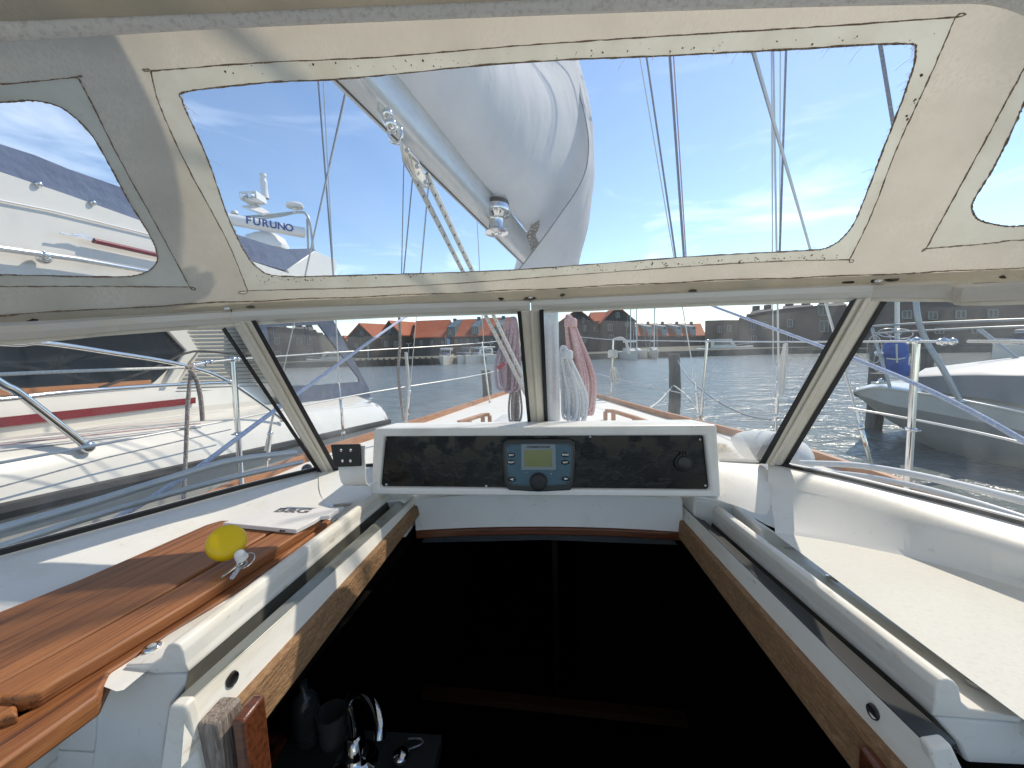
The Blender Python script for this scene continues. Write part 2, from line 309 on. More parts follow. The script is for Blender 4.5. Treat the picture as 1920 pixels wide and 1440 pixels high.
# cabin top in front of the windscreen, carrying the wooden grab rails
b = MB(); rows = []
for i in range(9):
    y = 1.0+i*(2.3/8); h = .50-.1*i/8; z = -.41-.18*(i/8)
    rows.append([K(-h-.06, y, DK+.02), K(-h-.01, y, z-.05), K(-h+.05, y, z), K(-h/2, y, z+.02), K(0, y, z+.03), K(h/2, y, z+.02), K(h-.05, y, z), K(h+.01, y, z-.05), K(h+.06, y, DK+.02)])
b.grid(rows); m = len(rows[0]); b.add(rows[-1], [tuple(range(m))]); b.build('cabin_top', gel, boat)
def grab(pts, r, nm, mt, drop):
    b = MB(); pts = spline(pts, 6); b.tube(pts, r, 8)
    for q in (pts[0], pts[len(pts)//2], pts[-1]): b.tube([q, q - V((0, 0, drop))], r*1.1, 8)
    return b.build(nm, mt, boat)
def zrel(px, py, z): return PZ(px, py, z)
for pts in ([(860, 792), (880, 786), (905, 778), (918, 777)], [(1135, 770), (1150, 771), (1190, 783), (1215, 792)]):
    q = [zrel(x, y, -.57) for x, y in pts]; c = MB(); c.sweep([(-.018, -.014), (.018, -.014), (.018, .014), (-.018, .014)], q)
    for p in (q[0], q[1], q[-1], q[-2]): c.box(p-V((0, 0, .045)), (.03, .05, .07))
    c.build('grab_rail', teak_out, boat, bevel=.005)
# --- hatch sides, built from long edges; each edge: x, near pixel, far pixel
def edge(x, a, c, back=0, on=0):
    p, q = PX(*a, x), PX(*c, x); d = (q-p).normalized(); return p-d*back, q+d*on
def loft(edges, name, mt, cap=True, **k):
    n_ = 14; rows = [[lerp(p, q, i/n_) for p, q in edges] for i in range(n_+1)]
    b = MB(); b.grid(rows, True, False)
    if cap: m = len(edges); b.f.append(tuple(reversed(range(m)))); b.f.append(tuple(len(b.v)-m+j for j in range(m))); b.sm += [False]*2
    return b.build(name, mt, boat, **k)
Y0, Y1 = .34, 1.02       # near and far end of the hatch sides
def le(x, z0, z1, y0=Y0, y1=Y1): return K(x, y0, z0), K(x, y1, z1)
def inner(x, a, c, y0=None, y1=Y1):       # long edge through two picks, trimmed/extended in y
    p, q = PX(*a, x), PX(*c, x); f = lambda y: p + (q-p)*((y-p.y)/(q.y-p.y)); return f(p.y if y0 is None else y0), f(y1)
# left: rail hump (white, rounded)
def section(pxs, y0, y1, drop): return [(lambda q: (q, V((q.x, y1, q.z-drop*(y1-y0)))))(P(x, y, y0)) for x, y in pxs]
HL = section([(233, 1254), (236, 1246), (285, 1244), (301, 1236), (308, 1218), (315, 1209), (325, 1206), (336, 1209), (343, 1222), (347, 1245), (353, 1257), (352, 1262), (290, 1264)], .357, .93, .060)
loft(HL, 'hatch_rail', gel_worn, bevel=.0025, seg=2, angle=12)
b = MB()
ext = lambda e, y: e[0]+(e[1]-e[0])*((y-e[0].y)/(e[1].y-e[0].y))
TO, TI = inner(-.366, (321, 1319), (642, 1033)), inner(-.345, (348, 1321), (721, 984))
WB = inner(-.335, (450, 1317), (725, 1012), None)
b.prism([TO[0], TI[0], TI[1], TO[1]], (0, 0, -.006)); b.build('slide_track', track_m, boat, bevel=.001)
# inner wall face from track to trim
yn = TI[0].y
b = MB(); b.grid([[lerp(TI[0], TI[1], t) - V((0, 0, .001)), lerp(ext(WB, yn-.02), WB[1], t)] for t in [i/10 for i in range(11)]], smooth=False)
b.grid([[lerp(TO[0], TO[1], t) - V((0, 0, .007)), lerp(TI[0], TI[1], t) - V((0, 0, .007))] for t in (0, .5, 1)], smooth=False)
b.build('hatch_coaming', gel_worn, boat)
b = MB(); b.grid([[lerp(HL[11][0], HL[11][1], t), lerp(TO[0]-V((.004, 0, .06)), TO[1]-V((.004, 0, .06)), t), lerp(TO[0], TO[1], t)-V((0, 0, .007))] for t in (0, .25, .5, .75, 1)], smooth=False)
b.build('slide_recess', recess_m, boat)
T0 = inner(-.328, (450, 1317), (725, 1012)); T1 = inner(-.323, (481, 1377), (746, 1021))
a0 = ext(T0, .345); a1 = ext(T1, .345)
loft([(a0, T0[1]), (a1, T1[1]), (a1-V((.035, 0, .004)), T1[1]-V((.035, 0, .004))), (a0-V((.035, 0, -.0)), T0[1]-V((.035, 0, 0)))], 'hatch_trim', teak_w, bevel=.003)
# right
HR = section([(1918, 1347), (1868, 1337), (1818, 1329), (1804, 1317), (1798, 1288), (1789, 1277), (1777, 1273), (1762, 1276), (1753, 1290), (1752, 1320), (1746, 1338), (1747, 1343), (1914, 1355)], .388, .95, .070)
loft(HR, 'hatch_rail', gel_worn, bevel=.0025, seg=2, angle=12)
TO, TI = inner(.372, (1795, 1394), (1352, 1003)), inner(.345, (1745, 1402), (1324, 991))
WB = inner(.335, (1637, 1387), (1314, 1019))
b = MB(); b.prism([TO[0], TI[0], TI[1], TO[1]], (0, 0, -.006)); b.build('slide_track', blk, boat, bevel=.001)
b = MB(); b.grid([[lerp(TI[0], TI[1], t) - V((0, 0, .001)), lerp(ext(WB, TI[0].y-.02), WB[1], t)] for t in [i/10 for i in range(11)]], smooth=False)
b.build('hatch_coaming', gel_worn, boat)
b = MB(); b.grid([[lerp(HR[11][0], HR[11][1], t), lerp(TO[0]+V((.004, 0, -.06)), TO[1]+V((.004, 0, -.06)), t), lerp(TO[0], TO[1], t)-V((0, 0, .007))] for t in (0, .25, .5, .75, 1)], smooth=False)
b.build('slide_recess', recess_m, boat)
T0 = inner(.328, (1637, 1387), (1310, 1016)); T1 = inner(.323, (1591, 1437), (1288, 1030))
a0 = ext(T0, .345); a1 = ext(T1, .345)
loft([(a0, T0[1]), (a1, T1[1]), (a1+V((.035, 0, -.004)), T1[1]+V((.035, 0, -.004))), (a0+V((.035, 0, 0)), T0[1]+V((.035, 0, 0)))], 'hatch_trim', teak_w, bevel=.003)
# screws on the rails, drain holes
def screw(p, r, nm='rail_screw', par=boat, ax=(0, 0, 1)):
    b = MB(); b.lathe([(r, -.002), (r, .0008), (r*.9, .0016), (r*.62, .0018)], p, ax, 28); b.build(nm, steel, par)
    b = MB(); b.lathe([(r*.5, .001), (r*.48, .0026), (r*.3, .0036), (0, .004)], p, ax, 24); b.build(nm, galv, par)
plL = plane(HL[1][0], HL[2][0], HL[1][1]); plR = plane(HR[1][0], HR[2][0], HR[1][1]); upn = lambda q: q if q.z > 0 else -q
for px, py in ((285, 1216), (512, 1060), (632, 977)): screw(PL(px, py, *plL)+V((0, 0, .0015)), .009, ax=upn(plL[1]))
for px, py in ((1433, 992), (1562, 1088), (1833, 1286)): screw(PL(px, py, *plR)+V((0, 0, .004)), .0105, ax=upn(plR[1]))
for p, x in (((435, 1273), -.341), ((1638, 1335), .341)):
    b = MB(); s = 1 if x < 0 else -1; q = PX(*p, x); b.lathe([(.0, .001), (.0055, .001), (.0068, .0025), (.0078, 0)], q, (s, 0, 0), 20, 1); b.build('drain_hole', rubber if s < 0 else blk, boat)
# --- deck well beside the hatch and up to the windscreen
GL = [(0, 1040, -.30), (150, 999, -.30), (300, 958, -.30), (450, 917, -.30), (600, 880, -.30)]
gl = [PZ(*q) for q in GL]
crl = [PZ(0, 1075, -.303), PZ(150, 1030, -.303), PZ(300, 985, -.303), PZ(450, 938, -.303), PZ(605, 893, -.303)]
ftl = [PZ(-20, 1180, -.338), PZ(130, 1115, -.338), PZ(260, 1055, -.338), PZ(400, 992, -.338), PZ(600, 960, -.338)]
inl = [K(-.438, y, -.34) for y in (.33, .42, .52, .63, .8)]
b = MB(); ex = lambda r: [r[0] + (r[0]-r[1])*.25] + r
rows = [ex(spline(r, 4)) for r in (gl, crl, ftl, inl)]; 
rows.insert(0, [q + V((-.03, .02, 0)) for q in rows[0]])
b.grid(rows); b.build('deck_well', gel, boat, sub=1)
# front part of the well, in front of the rails and under the windscreen
fr_b = [PZ(597, 880, -.30), PZ(700, 872, -.30), K(-.2, .99, -.30), K(0, 1.0, -.30), K(.2, .99, -.30), PZ(1350, 862, -.30), PZ(1440, 868, -.30)]
fr_f = [ftl[-1], K(-.43, .86, -.345), K(-.2, .975, -.36), K(0, .98, -.36), K(.2, .975, -.36), K(.42, .86, -.352), PZ(1453, 992, -.368)]
b = MB(); b.grid([fr_b, [lerp(p, q, .35)+V((0, 0, .012)) for p, q in zip(fr_b, fr_f)], fr_f]); b.build('deck_well', gel, boat, sub=2)
GR = [(1440, 868, -.30), (1560, 893, -.30), (1680, 922, -.30), (1800, 952, -.30), (1930, 987, -.30)]
gr = [PZ(*q) for q in GR]
crr = [PZ(1440, 893, -.306), PZ(1560, 917, -.308), PZ(1680, 950, -.308), PZ(1800, 985, -.308), PZ(1930, 1024, -.308)]
crr2 = [PZ(1440, 907, -.322), PZ(1560, 934, -.322), PZ(1680, 970, -.322), PZ(1800, 1008, -.322), PZ(1930, 1050, -.322)]
ftr = [PZ(1453, 988, -.362), PZ(1560, 1005, -.362), PZ(1680, 1028, -.362), PZ(1800, 1056, -.362), PZ(1930, 1092, -.362)]
ft2 = [PZ(1453, 998, -.368), PZ(1560, 1015, -.368), PZ(1680, 1039, -.368), PZ(1800, 1069, -.368), PZ(1930, 1108, -.368)]
b = MB(); rows = [spline(r, 5) for r in (gr, crr, crr2, ftr, ft2)]; rows = [r + [r[-1]+(r[-1]-r[-2])*6] for r in rows]; rows.insert(0, [q+V((.03, .02, 0)) for q in rows[0]]); b.grid(rows); b.build('deck_well', gel, boat, angle=60)
b = MB(); o_ = spline(ft2, 5); o_ = o_ + [K(o_[-1].x+.06, .34, -.368)]
ii = [lerp(K(.43, .80, -.368), K(.45, .34, -.368), i/(len(o_)-1)) for i in range(len(o_))]; b.grid([o_, ii]); b.build('side_deck', nonskid, boat)
b = MB(); b.prism([ext(HR[0], .36)+V((.0, 0, -.004)), HR[0][1]+V((0, 0, -.004)), HR[0][1]+V((.028, 0, -.008)), ext(HR[0], .34)+V((.03, 0, -.008))], (0, 0, -.015)); b.build('side_deck', gel, boat, bevel=.003)
# aft faces of the coamings (the cockpit bulkhead)
for pts, y, nm_, mt_, dd in (([(200, 1262), (236, 1259), (290, 1266), (351, 1264), (353, 1280), (322, 1319), (308, 1400), (300, 1540), (150, 1540), (176, 1400), (183, 1300)], .359, 'cockpit_bulkhead', gel, .06),
                   ([(-420, 1330), (0, 1380), (100, 1330), (184, 1296), (178, 1400), (150, 1560), (-420, 1800)], .362, 'cockpit_bulkhead', gel, .3),
                   ([(316, 1325), (346, 1324), (352, 1345), (395, 1540), (285, 1540)], .304, 'coaming_end', gel_worn, .012),
                   ([(1752, 1345), (1914, 1357), (1975, 1372), (2100, 1400), (2100, 1560), (1850, 1560), (1822, 1450), (1797, 1395)], .390, 'cockpit_bulkhead', gel, .06),
                   ([(1744, 1404), (1786, 1398), (1806, 1440), (1836, 1560), (1780, 1560)], .338, 'coaming_end', gel_worn, .012)):
    MB().prism([P(a_, c_, y) for a_, c_ in pts], (0, dd, 0)).build(nm_, mt_, boat, bevel=.003, seg=2)
for s in (-1, 1): b = MB(); b.box(K(s*.72, .37, -.95), (.72, .02, 1.0)); b.build('cockpit_bulkhead', gel, boat)
for px, w, mt, yy in ((412, 44, grey_w, .325), (466, 26, teak_dk, .33)):
    p = P(px, 1330 if px < 440 else 1325, yy); hw = w/720*.5*.36
    b = MB(); b.box(p + V((0, 0, -.2)), (hw*2, .03, .4)); b.build('washboard_slide', grey_w if px < 440 else teak_dk, boat, bevel=.003)
p = PX(1650, 1405, .335); b = MB(); b.box(p+V((0, -.01, -.2)), (.035, .03, .4)); b.build('washboard_slide', teak_dk, boat, bevel=.004)
for s in (-1, 1):
    b = MB(); b.hexa([K(s*.350, .90, -.47), K(s*.52, .90, -.47), K(s*.52, 1.0, -.47), K(s*.350, 1.0, -.47), K(s*.350, .905, -.372), K(s*.52, .87, -.372), K(s*.52, 1.0, -.36), K(s*.350, 1.0, -.36)]); b.build('deck_well', gel, boat, bevel=.004)
for s in (-1, 1):
    MB().box(K(s*.475, .84, -.398), (.09, .14, .04)).build('deck_well', gel, boat, bevel=.004)
    MB().box(K(s*1.02, -.42, -.75), (.62, 1.5, .78)).build('cockpit_coaming', gel, boat, bevel=.03, seg=4)
    MB().box(K(s*.98, .24, -.43), (.82, .62, .07)).build('cockpit_coaming', gel, boat, bevel=.01)
    MB().box(K(s*.80, .34, -.62), (.18, .06, .52)).build('cockpit_coaming', gel, boat, bevel=.01)
MB().box(K(0, -.6, -1.5), (1.5, 1.8, .05)).build('cockpit_sole', nonskid, boat)
# head panel and bridge under the console
b = MB(); A = []
def arch(y, xs, z0, rise): return [K(x, y, z0 + rise*(1-(x/.33)**2)) for x in xs]
xs = [-.335+i*.67/16 for i in range(17)]
b.grid([arch(.935, xs, -.385, .018), arch(.93, xs, -.465, .012)]); b.grid([arch(.935, xs, -.385, .018), arch(1.02, xs, -.37, .018)]); b.build('hatch_head', gel, boat)
b = MB(); lo = arch(.925, xs, -.487, .012); hi = arch(.925, xs, -.466, .012)
rows = [[a, c, c+V((0, .03, 0)), a+V((0, .03, 0))] for a, c in zip(lo, hi)]; b.grid(rows, True, False)
b.f += [(3, 2, 1, 0), tuple(len(b.v)-4+j for j in range(4))]; b.sm += [False]*2; b.build('hatch_head_trim', teak_dk, boat, bevel=.004)
b = MB(); b.grid([[K(x, .93, -.357), K(x, .93, -.368)] for x in xs], smooth=False); b.grid([[K(x, .93, -.357), K(x, 1.0, -.352)] for x in xs], smooth=False); b.build('hatch_lip', cream_alu, boat)
# --- cabin below: closed dark box
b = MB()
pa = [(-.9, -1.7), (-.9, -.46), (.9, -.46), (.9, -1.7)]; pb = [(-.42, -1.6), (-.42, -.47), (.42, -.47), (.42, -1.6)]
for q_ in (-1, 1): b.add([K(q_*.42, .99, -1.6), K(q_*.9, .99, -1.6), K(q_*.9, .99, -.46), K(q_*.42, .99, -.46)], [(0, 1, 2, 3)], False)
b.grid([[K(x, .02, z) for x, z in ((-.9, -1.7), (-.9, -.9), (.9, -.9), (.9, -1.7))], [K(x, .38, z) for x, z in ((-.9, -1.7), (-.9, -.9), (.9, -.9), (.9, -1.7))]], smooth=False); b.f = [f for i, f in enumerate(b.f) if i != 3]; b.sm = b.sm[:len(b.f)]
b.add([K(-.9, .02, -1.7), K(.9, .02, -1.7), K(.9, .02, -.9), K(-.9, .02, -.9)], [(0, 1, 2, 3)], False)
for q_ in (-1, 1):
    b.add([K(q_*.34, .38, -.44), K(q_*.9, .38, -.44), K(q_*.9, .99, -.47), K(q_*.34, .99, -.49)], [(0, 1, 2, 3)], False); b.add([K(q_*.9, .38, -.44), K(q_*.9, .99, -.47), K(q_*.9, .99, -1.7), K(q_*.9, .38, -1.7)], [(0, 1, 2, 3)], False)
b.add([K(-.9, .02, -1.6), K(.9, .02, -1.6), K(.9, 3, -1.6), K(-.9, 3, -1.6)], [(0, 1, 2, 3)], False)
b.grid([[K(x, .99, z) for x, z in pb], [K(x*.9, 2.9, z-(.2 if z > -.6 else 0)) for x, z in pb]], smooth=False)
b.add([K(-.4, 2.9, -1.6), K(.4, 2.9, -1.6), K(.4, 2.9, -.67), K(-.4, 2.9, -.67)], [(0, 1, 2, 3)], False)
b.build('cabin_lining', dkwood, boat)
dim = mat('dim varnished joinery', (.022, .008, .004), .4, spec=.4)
b = MB(); b.box(K(.035, 1.5, -1.05), (.022, .03, 1.1)); b.build('cabin_post', dim, boat)
b = MB(); b.bar(K(-.36, .99, -.98), K(.36, .96, -1.0), .03, .02); b.build('step_edge', dim, boat)
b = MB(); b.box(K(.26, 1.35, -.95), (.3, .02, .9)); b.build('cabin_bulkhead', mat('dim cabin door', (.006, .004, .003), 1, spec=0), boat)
# --- mast, stanchions, lifelines, rigging
MX, MY = .045, 2.62
b = MB(); b.tube([K(MX, MY, -.66), K(MX, MY, 3), K(MX, MY, 10.5)], [.062, .062, .05], 20, flat=1.35); b.build('mast', boomm, boat)
def stanchion(top, base, r=.013, rings=(.45,)):
    b = MB(); b.tube([base, lerp(base, top, .98), top], [r, r, r*.9], 12); b.lathe([(0, .035), (r*1.5, .03), (r*1.7, .0), (r*3, 0), (r*3.2, -.006), (0, -.006)], base, (0, 0, 1), 14)
    b.ball(top, r*1.35, 12); b.ball(top+V((0, .03, 0)), r*.9, 10)
    for t in rings: q = lerp(base, top, t); b.lathe([(r*1.05, -.008), (r*1.5, -.004), (r*1.5, .004), (r*1.05, .008)], q, (0, 0, 1), 12); b.tube([q+V((math.cos(a)*.014, math.sin(a)*.014-.02, 0)) for a in [k*math.pi/4 for k in range(8)]], .0025, 6, closed=True)
    return b.build('stanchion', steel, boat)
SL = [(PX(437, 674, -1.5), K(-1.5, 1.74, DK)), (P(904, 643, 4.6), P(919, 757, 4.6))]
SR = [(PX(1718, 640, 1.5), K(1.5, 1.66, DK)), (P(1150, 637, 4.9), P(1146, 748, 4.9)), (P(1326, 640, 3.3), P(1313, 800, 3.3))]
for t, q in SL+SR: stanchion(t, q, .011 if t.y > 3 else .0125)
def rope(name, mt, pts, r, par, k=6, n=8):
    b = MB(); b.tube(spline(pts, k) if len(pts) > 2 else pts, r, n); return b.build(name, mt, par)
WR = .0035
rope('lifeline', rope_w, [PX(-420, 735, -1.5), PX(0, 702, -1.5), PX(345, 689, -1.5)], .0055, boat)
rope('lifeline', wire, [PX(380, 680, -1.5), SL[0][0]], WR, boat)
rope('lifeline', wire, [SL[0][0], P(640, 660, 2.9), SL[1][0], P(985, 632, 6.3)], .0045, boat, 4)
rope('lifeline', wire, [PX(-200, 905, -1.5), PX(440, 786, -1.5), P(700, 735, 3.0), P(912, 700, 4.6), P(985, 676, 6.3)], .0045, boat, 4)
rope('lifeline', wire, [P(1080, 631, 6.3), SR[1][0], SR[2][0], P(1472, 641, 2.35), SR[0][0]], .0045, boat, 4)
rope('lifeline', wire, [SR[0][0], PX(1790, 641, 1.5)], .005, boat); rope('lifeline', rope_w, [PX(1815, 640, 1.5), PX(1920, 641, 1.5), PX(2500, 648, 1.5)], .0055, boat)
rope('lifeline', wire, [P(1080, 690, 6.3), P(1148, 708, 4.9), P(1318, 746, 3.3), P(1450, 772, 2.4)], .0045, boat, 4)
rope('lifeline', wire, [P(1590, 765, 1.85), PX(1705, 785, 1.5), PX(1890, 824, 1.5), PX(2300, 930, 1.5)], .0045, boat, 4)
def pulley(a, c, r, par, nm='turnbuckle'):       # turnbuckle between two points
    b = MB(); b.tube([a, lerp(a, c, .25), lerp(a, c, .26), lerp(a, c, .7), lerp(a, c, .71), c], [r*.55, r*.55, r*1.15, r*1.15, r*.6, r*.6], 10); b.ball(lerp(a, c, .25), r*1.7, 10); b.ball(c, r*1.5, 10); b.ball(lerp(a, c, .75), (r*2, r*1.2, r*2), 10)
    return b.build(nm, steel, par)
pulley(PX(1795, 641, 1.5), PX(1762, 641, 1.5), .008, boat); pulley(PX(350, 688, -1.5), PX(395, 678, -1.5), .007, boat)
def shroud(pts, Y, r, mt=wire, up=None, n=6, name='shroud', par=boat, tb=None):
    q = [P(x, y, Y_) for (x, y), Y_ in zip(pts, Y)]
    if up: d = (q[0]-q[1]).normalized(); q = [q[0]+d*up] + q
    if mt is dwire or pts[-1][1] < 480: d = (q[-1]-q[-2]).normalized(); q.append(q[-1]+d*.3)
    b = MB(); b.tube(q, r, n); o = b.build(name, mt, par)
    if tb is not None: pulley(P(*tb[0], Y[-1]), P(*tb[1], Y[-1]), .009, par)
    return o
shroud([(630, 604), (636, 718)], [2.7, 2.7], .0045, up=6, tb=((636, 715), (646, 845)))
shroud([(550, 612), (529, 704)], [2.5, 2.5], .004, up=4)
shroud([(781, 590), (770, 715)], [3.4, 3.4], .004, up=6, tb=((770, 712), (762, 800)))
shroud([(904, 590), (907, 645)], [4.5, 4.6], .005, up=5)
shroud([(517, 758), (497, 845)], [1.95, 1.95], .006, name='shroud', tb=((509, 790), (500, 880)))
shroud([(1458, 575), (1460, 690)], [2.45, 2.45], .0055, up=6, tb=((1460, 680), (1454, 815)))
shroud([(1449, 572), (1450, 745)], [2.5, 2.5], .003, up=6)
shroud([(1548, 569), (1603, 763)], [2.1, 2.1], .006, up=6, tb=((1603, 760), (1648, 925)))
shroud([(1280, 578), (1306, 730)], [3.1, 3.1], .004, up=6, tb=((1304, 715), (1312, 800)))
shroud([(597, 158), (625, 517)], [3.2, 3.2], .007, dwire, up=2); shroud([(648, 170), (572, 517)], [3.0, 3.0], .006, dwire, up=2)
shroud([(757, 310), (753, 512)], [3.6, 3.6], .005, dwire, up=4); shroud([(773, 340), (757, 512)], [3.4, 3.4], .006, dwire, up=4); shroud([(800, 390), (789, 512)], [3.9, 3.9], .005, dwire, up=4)
shroud([(1213, 112), (1268, 490)], [2.9, 2.9], .0065, dwire, up=2); shroud([(1256, 108), (1283, 490)], [2.8, 2.8], .008, dwire, up=2); shroud([(1263, 108), (1287, 490)], [2.8, 2.8], .004, rope_p, up=2)
shroud([(1410, 98), (1520, 470)], [2.3, 2.3], .005, dwire, up=.5); shroud([(1474, 92), (1462, 474)], [2.5, 2.5], .006, dwire, up=.5)
shroud([(1450, 94), (1448, 474)], [2.6, 2.6], .003, wire, up=2); shroud([(1463, 94), (1462, 474)], [2.6, 2.6], .003, wire, up=2)
shroud([(1650, 82), (1676, 240)], [1.9, 1.9], .008, dwire, up=.4)
# jib sheets crossing both sides
for pts in ([P(775, 590, 3.0), P(745, 604, 2.5), P(520, 766, 1.35), P(330, 905, .98), P(60, 1060, .78)], [P(1320, 566, 2.7), P(1345, 577, 2.4), P(1600, 672, 1.55), P(1780, 750, 1.2), P(1960, 850, 1.0)]):
    o = rope('jib_sheet', rope_b, pts, .0075, None, 5, 10); tag(o, 'pale blue jib sheet slanting across the left windscreen panes' if pts[0].x < 0 else 'pale blue jib sheet slanting across the right windscreen panes', 'rope', 'pale blue jib sheets')
# ================================================================== windscreen
ws = thing('windscreen', 'four-pane boat windscreen with cream metal posts and black rubber seals', 'windscreen', (0, .95, 0))
# reference frame of each pane: plane through three picks
A_, B_, D_ = P(440, 603, .73), P(990, 580, .87), PZ(612, 880, -.30); pl_lf = plane(A_, B_, D_)
A2, B2, D2 = P(1010, 582, .87), P(1635, 562, .74), PZ(1447, 870, -.30); pl_rf = plane(A2, B2, D2)
pl_ls = plane(P(440, 612, .73), P(0, 648, .51), PZ(598, 880, -.30)); pl_rs = plane(P(1650, 562, .74), P(1920, 566, .60), PZ(1466, 872, -.30))
def on(pl, px, py, off=0): q = PL(px, py, *pl); return q + (EYE-q).normalized()*off
def pane(pl, pts):
    b = MB(); q = [on(pl, *p) for p in pts]; nn = pl[1] if (EYE-q[0]).dot(pl[1]) < 0 else -pl[1]
    b.prism(q, nn*.0); b.f = b.f[:1]; b.sm = b.sm[:1]; o = b.build('glass_pane', wglass, ws); return o
pane(pl_lf, [(455, 600), (986, 578), (1008, 960), (625, 882)]); pane(pl_rf, [(1016, 575), (1610, 556), (1433, 868), (1008, 960)])
pane(pl_ls, [(432, 604), (610, 881), (0, 1041), (-300, 1125), (-300, 665), (0, 640)]); pane(pl_rs, [(1650, 560), (1455, 871), (1920, 986), (2200, 1060), (2200, 570), (1920, 560)])
def strip(pl, a, b_, c, d, name, mt, th=.012, bev=.002):   # flat strip a,b at one end, d,c at the other
    q = [on(pl, *p) for p in (a, b_, c, d)]; v = ((EYE-q[0]).normalized()+(EYE-q[2]).normalized()).normalized()*th
    b = MB(); b.prism(q, v); return b.build(name, mt, ws, bevel=bev)
# left post
strip(pl_lf, (436, 606), (476, 604), (628, 882), (600, 885), 'post', cream_alu, .014, .003)
strip(pl_lf, (450, 606), (459, 605), (616, 882), (609, 884), 'post', cream_alu, .020, .002)
strip(pl_lf, (472, 604), (481, 603), (634, 880), (625, 882), 'seal', rubber, .017, .001); strip(pl_lf, (417, 620), (424, 616), (603, 885), (597, 888), 'seal', rubber, .017, .001)
# centre post
strip(pl_lf, (976, 585), (1012, 583), (1022, 800), (994, 800), 'post', cream_alu, .016, .003); strip(pl_lf, (994, 585), (1000, 584), (1013, 800), (1008, 800), 'post', cream_alu, .022, .001)
strip(pl_lf, (970, 586), (977, 586), (996, 800), (990, 800), 'seal', rubber, .018, .001); strip(pl_rf, (1012, 583), (1019, 582), (1028, 800), (1021, 800), 'seal', rubber, .018, .001)
# right post
strip(pl_rf, (1604, 562), (1658, 560), (1470, 872), (1434, 868), 'post', cream_alu, .014, .003); strip(pl_rf, (1620, 562), (1634, 561), (1453, 872), (1444, 870), 'post', cream_alu, .021, .003)
strip(pl_rf, (1592, 568), (1605, 562), (1436, 868), (1424, 867), 'seal', rubber, .017, .001); strip(pl_rf, (1655, 561), (1665, 562), (1477, 874), (1467, 872), 'seal', rubber, .017, .001)
# bottom seals along the glass
def sealrun(pts, w=.010, nm='seal', mt=rubber, zz=.0):
    b = MB(); b.sweep([(-w/2, 0), (w/2, 0), (w/2, w*.75), (-w/2, w*.75)], [p+V((0, 0, zz)) for p in spline(pts, 3)]); b.build(nm, mt, ws)
sealrun([gl[0]+(gl[0]-gl[1])*1.0]+gl, .011); sealrun(gr+[gr[-1]+(gr[-1]-gr[-2])*1.0], .009); sealrun([PZ(1350, 863, -.30), PZ(1440, 868, -.30)], .008); sealrun([PZ(618, 880, -.30), PZ(705, 873, -.30)], .008)
# top rail, four lengths with joints
RP = [(-420, 665, .26), (0, 633, .51), (220, 616, .63), (437, 600, .73), (700, 587, .82), (995, 575, .875), (1300, 562, .83), (1635, 549, .74), (1780, 547, .68), (1920, 547, .60), (2300, 552, .3)]
rp = [P(*q) for q in RP]; rp[0] = K(-.955, .16, .0); rp[-1] = K(.93, .2, .045)
rp = [q+V((0, 0, dz)) for q, dz in zip(rp, (.004, .006, .006, .005, .006, .002, .003, .002, .001, 0, 0))]
rp = [EYE+(q-EYE)*k for q, k in zip(rp, (.97, .965, .975, .99, 1, 1, 1, .99, .975, .965, .97))]
prof = [(-.012, -.011), (.006, -.011), (.008, .0), (.007, .010), (0, .015), (-.008, .015), (-.014, .009), (-.015, .001), (-.0135, -.001)]
def railrun(k0, k1, t):
    pts = spline(rp[k0:k1+1], 6); pts[0] = lerp(pts[0], pts[1], .05); pts[-1] = lerp(pts[-1], pts[-2], .05)
    b = MB(); b.sweep([(-a, c) for a, c in prof] if 0 else prof, pts); b.build('top_rail', alu, ws, angle=15)
    b = MB(); b.sweep([(-.0145, -.0112), (.004, -.0112), (.004, -.0165), (-.0125, -.0165)], pts); b.build('rail_lip', cream_alu, ws)
for a, c in ((0, 3), (3, 5), (5, 7), (7, 10)): railrun(a, c, 0)
for k in (3, 5, 7):
    screw(rp[k]+V((0, -.012, .0165)), .006, 'screw', ws)
# steel guard tubes outside the side panes
for pts, r, mt in (([(-200, 1050, .40), (0, 993, .55), (150, 950, .67), (300, 903, .80), (430, 865, .95), (555, 848, 1.1)], .009, galv), ([(-200, 1085, .38), (0, 1026, .50), (150, 976, .63), (300, 932, .75), (430, 897, .87), (566, 866, 1.04)], .0065, galv),
                   ([(1500, 868, 1.16), (1600, 872, 1.08), (1700, 887, .98), (1820, 914, .86), (1960, 950, .74)], .008, white_p), ([(1500, 884, 1.14), (1600, 890, 1.06), (1700, 908, .96), (1820, 940, .83), (1960, 985, .72)], .007, white_p)):
    q = [P(x, y, d*1.12) for x, y, d in pts]; rope('guard_tube', mt, q, r*1.12, ws, 8, 12)
for q in (P(575, 878, 1.15), P(-30, 1020, .60)): MB().ball(q, (.013, .02, .013)).build('tube_clamp', blk, ws)
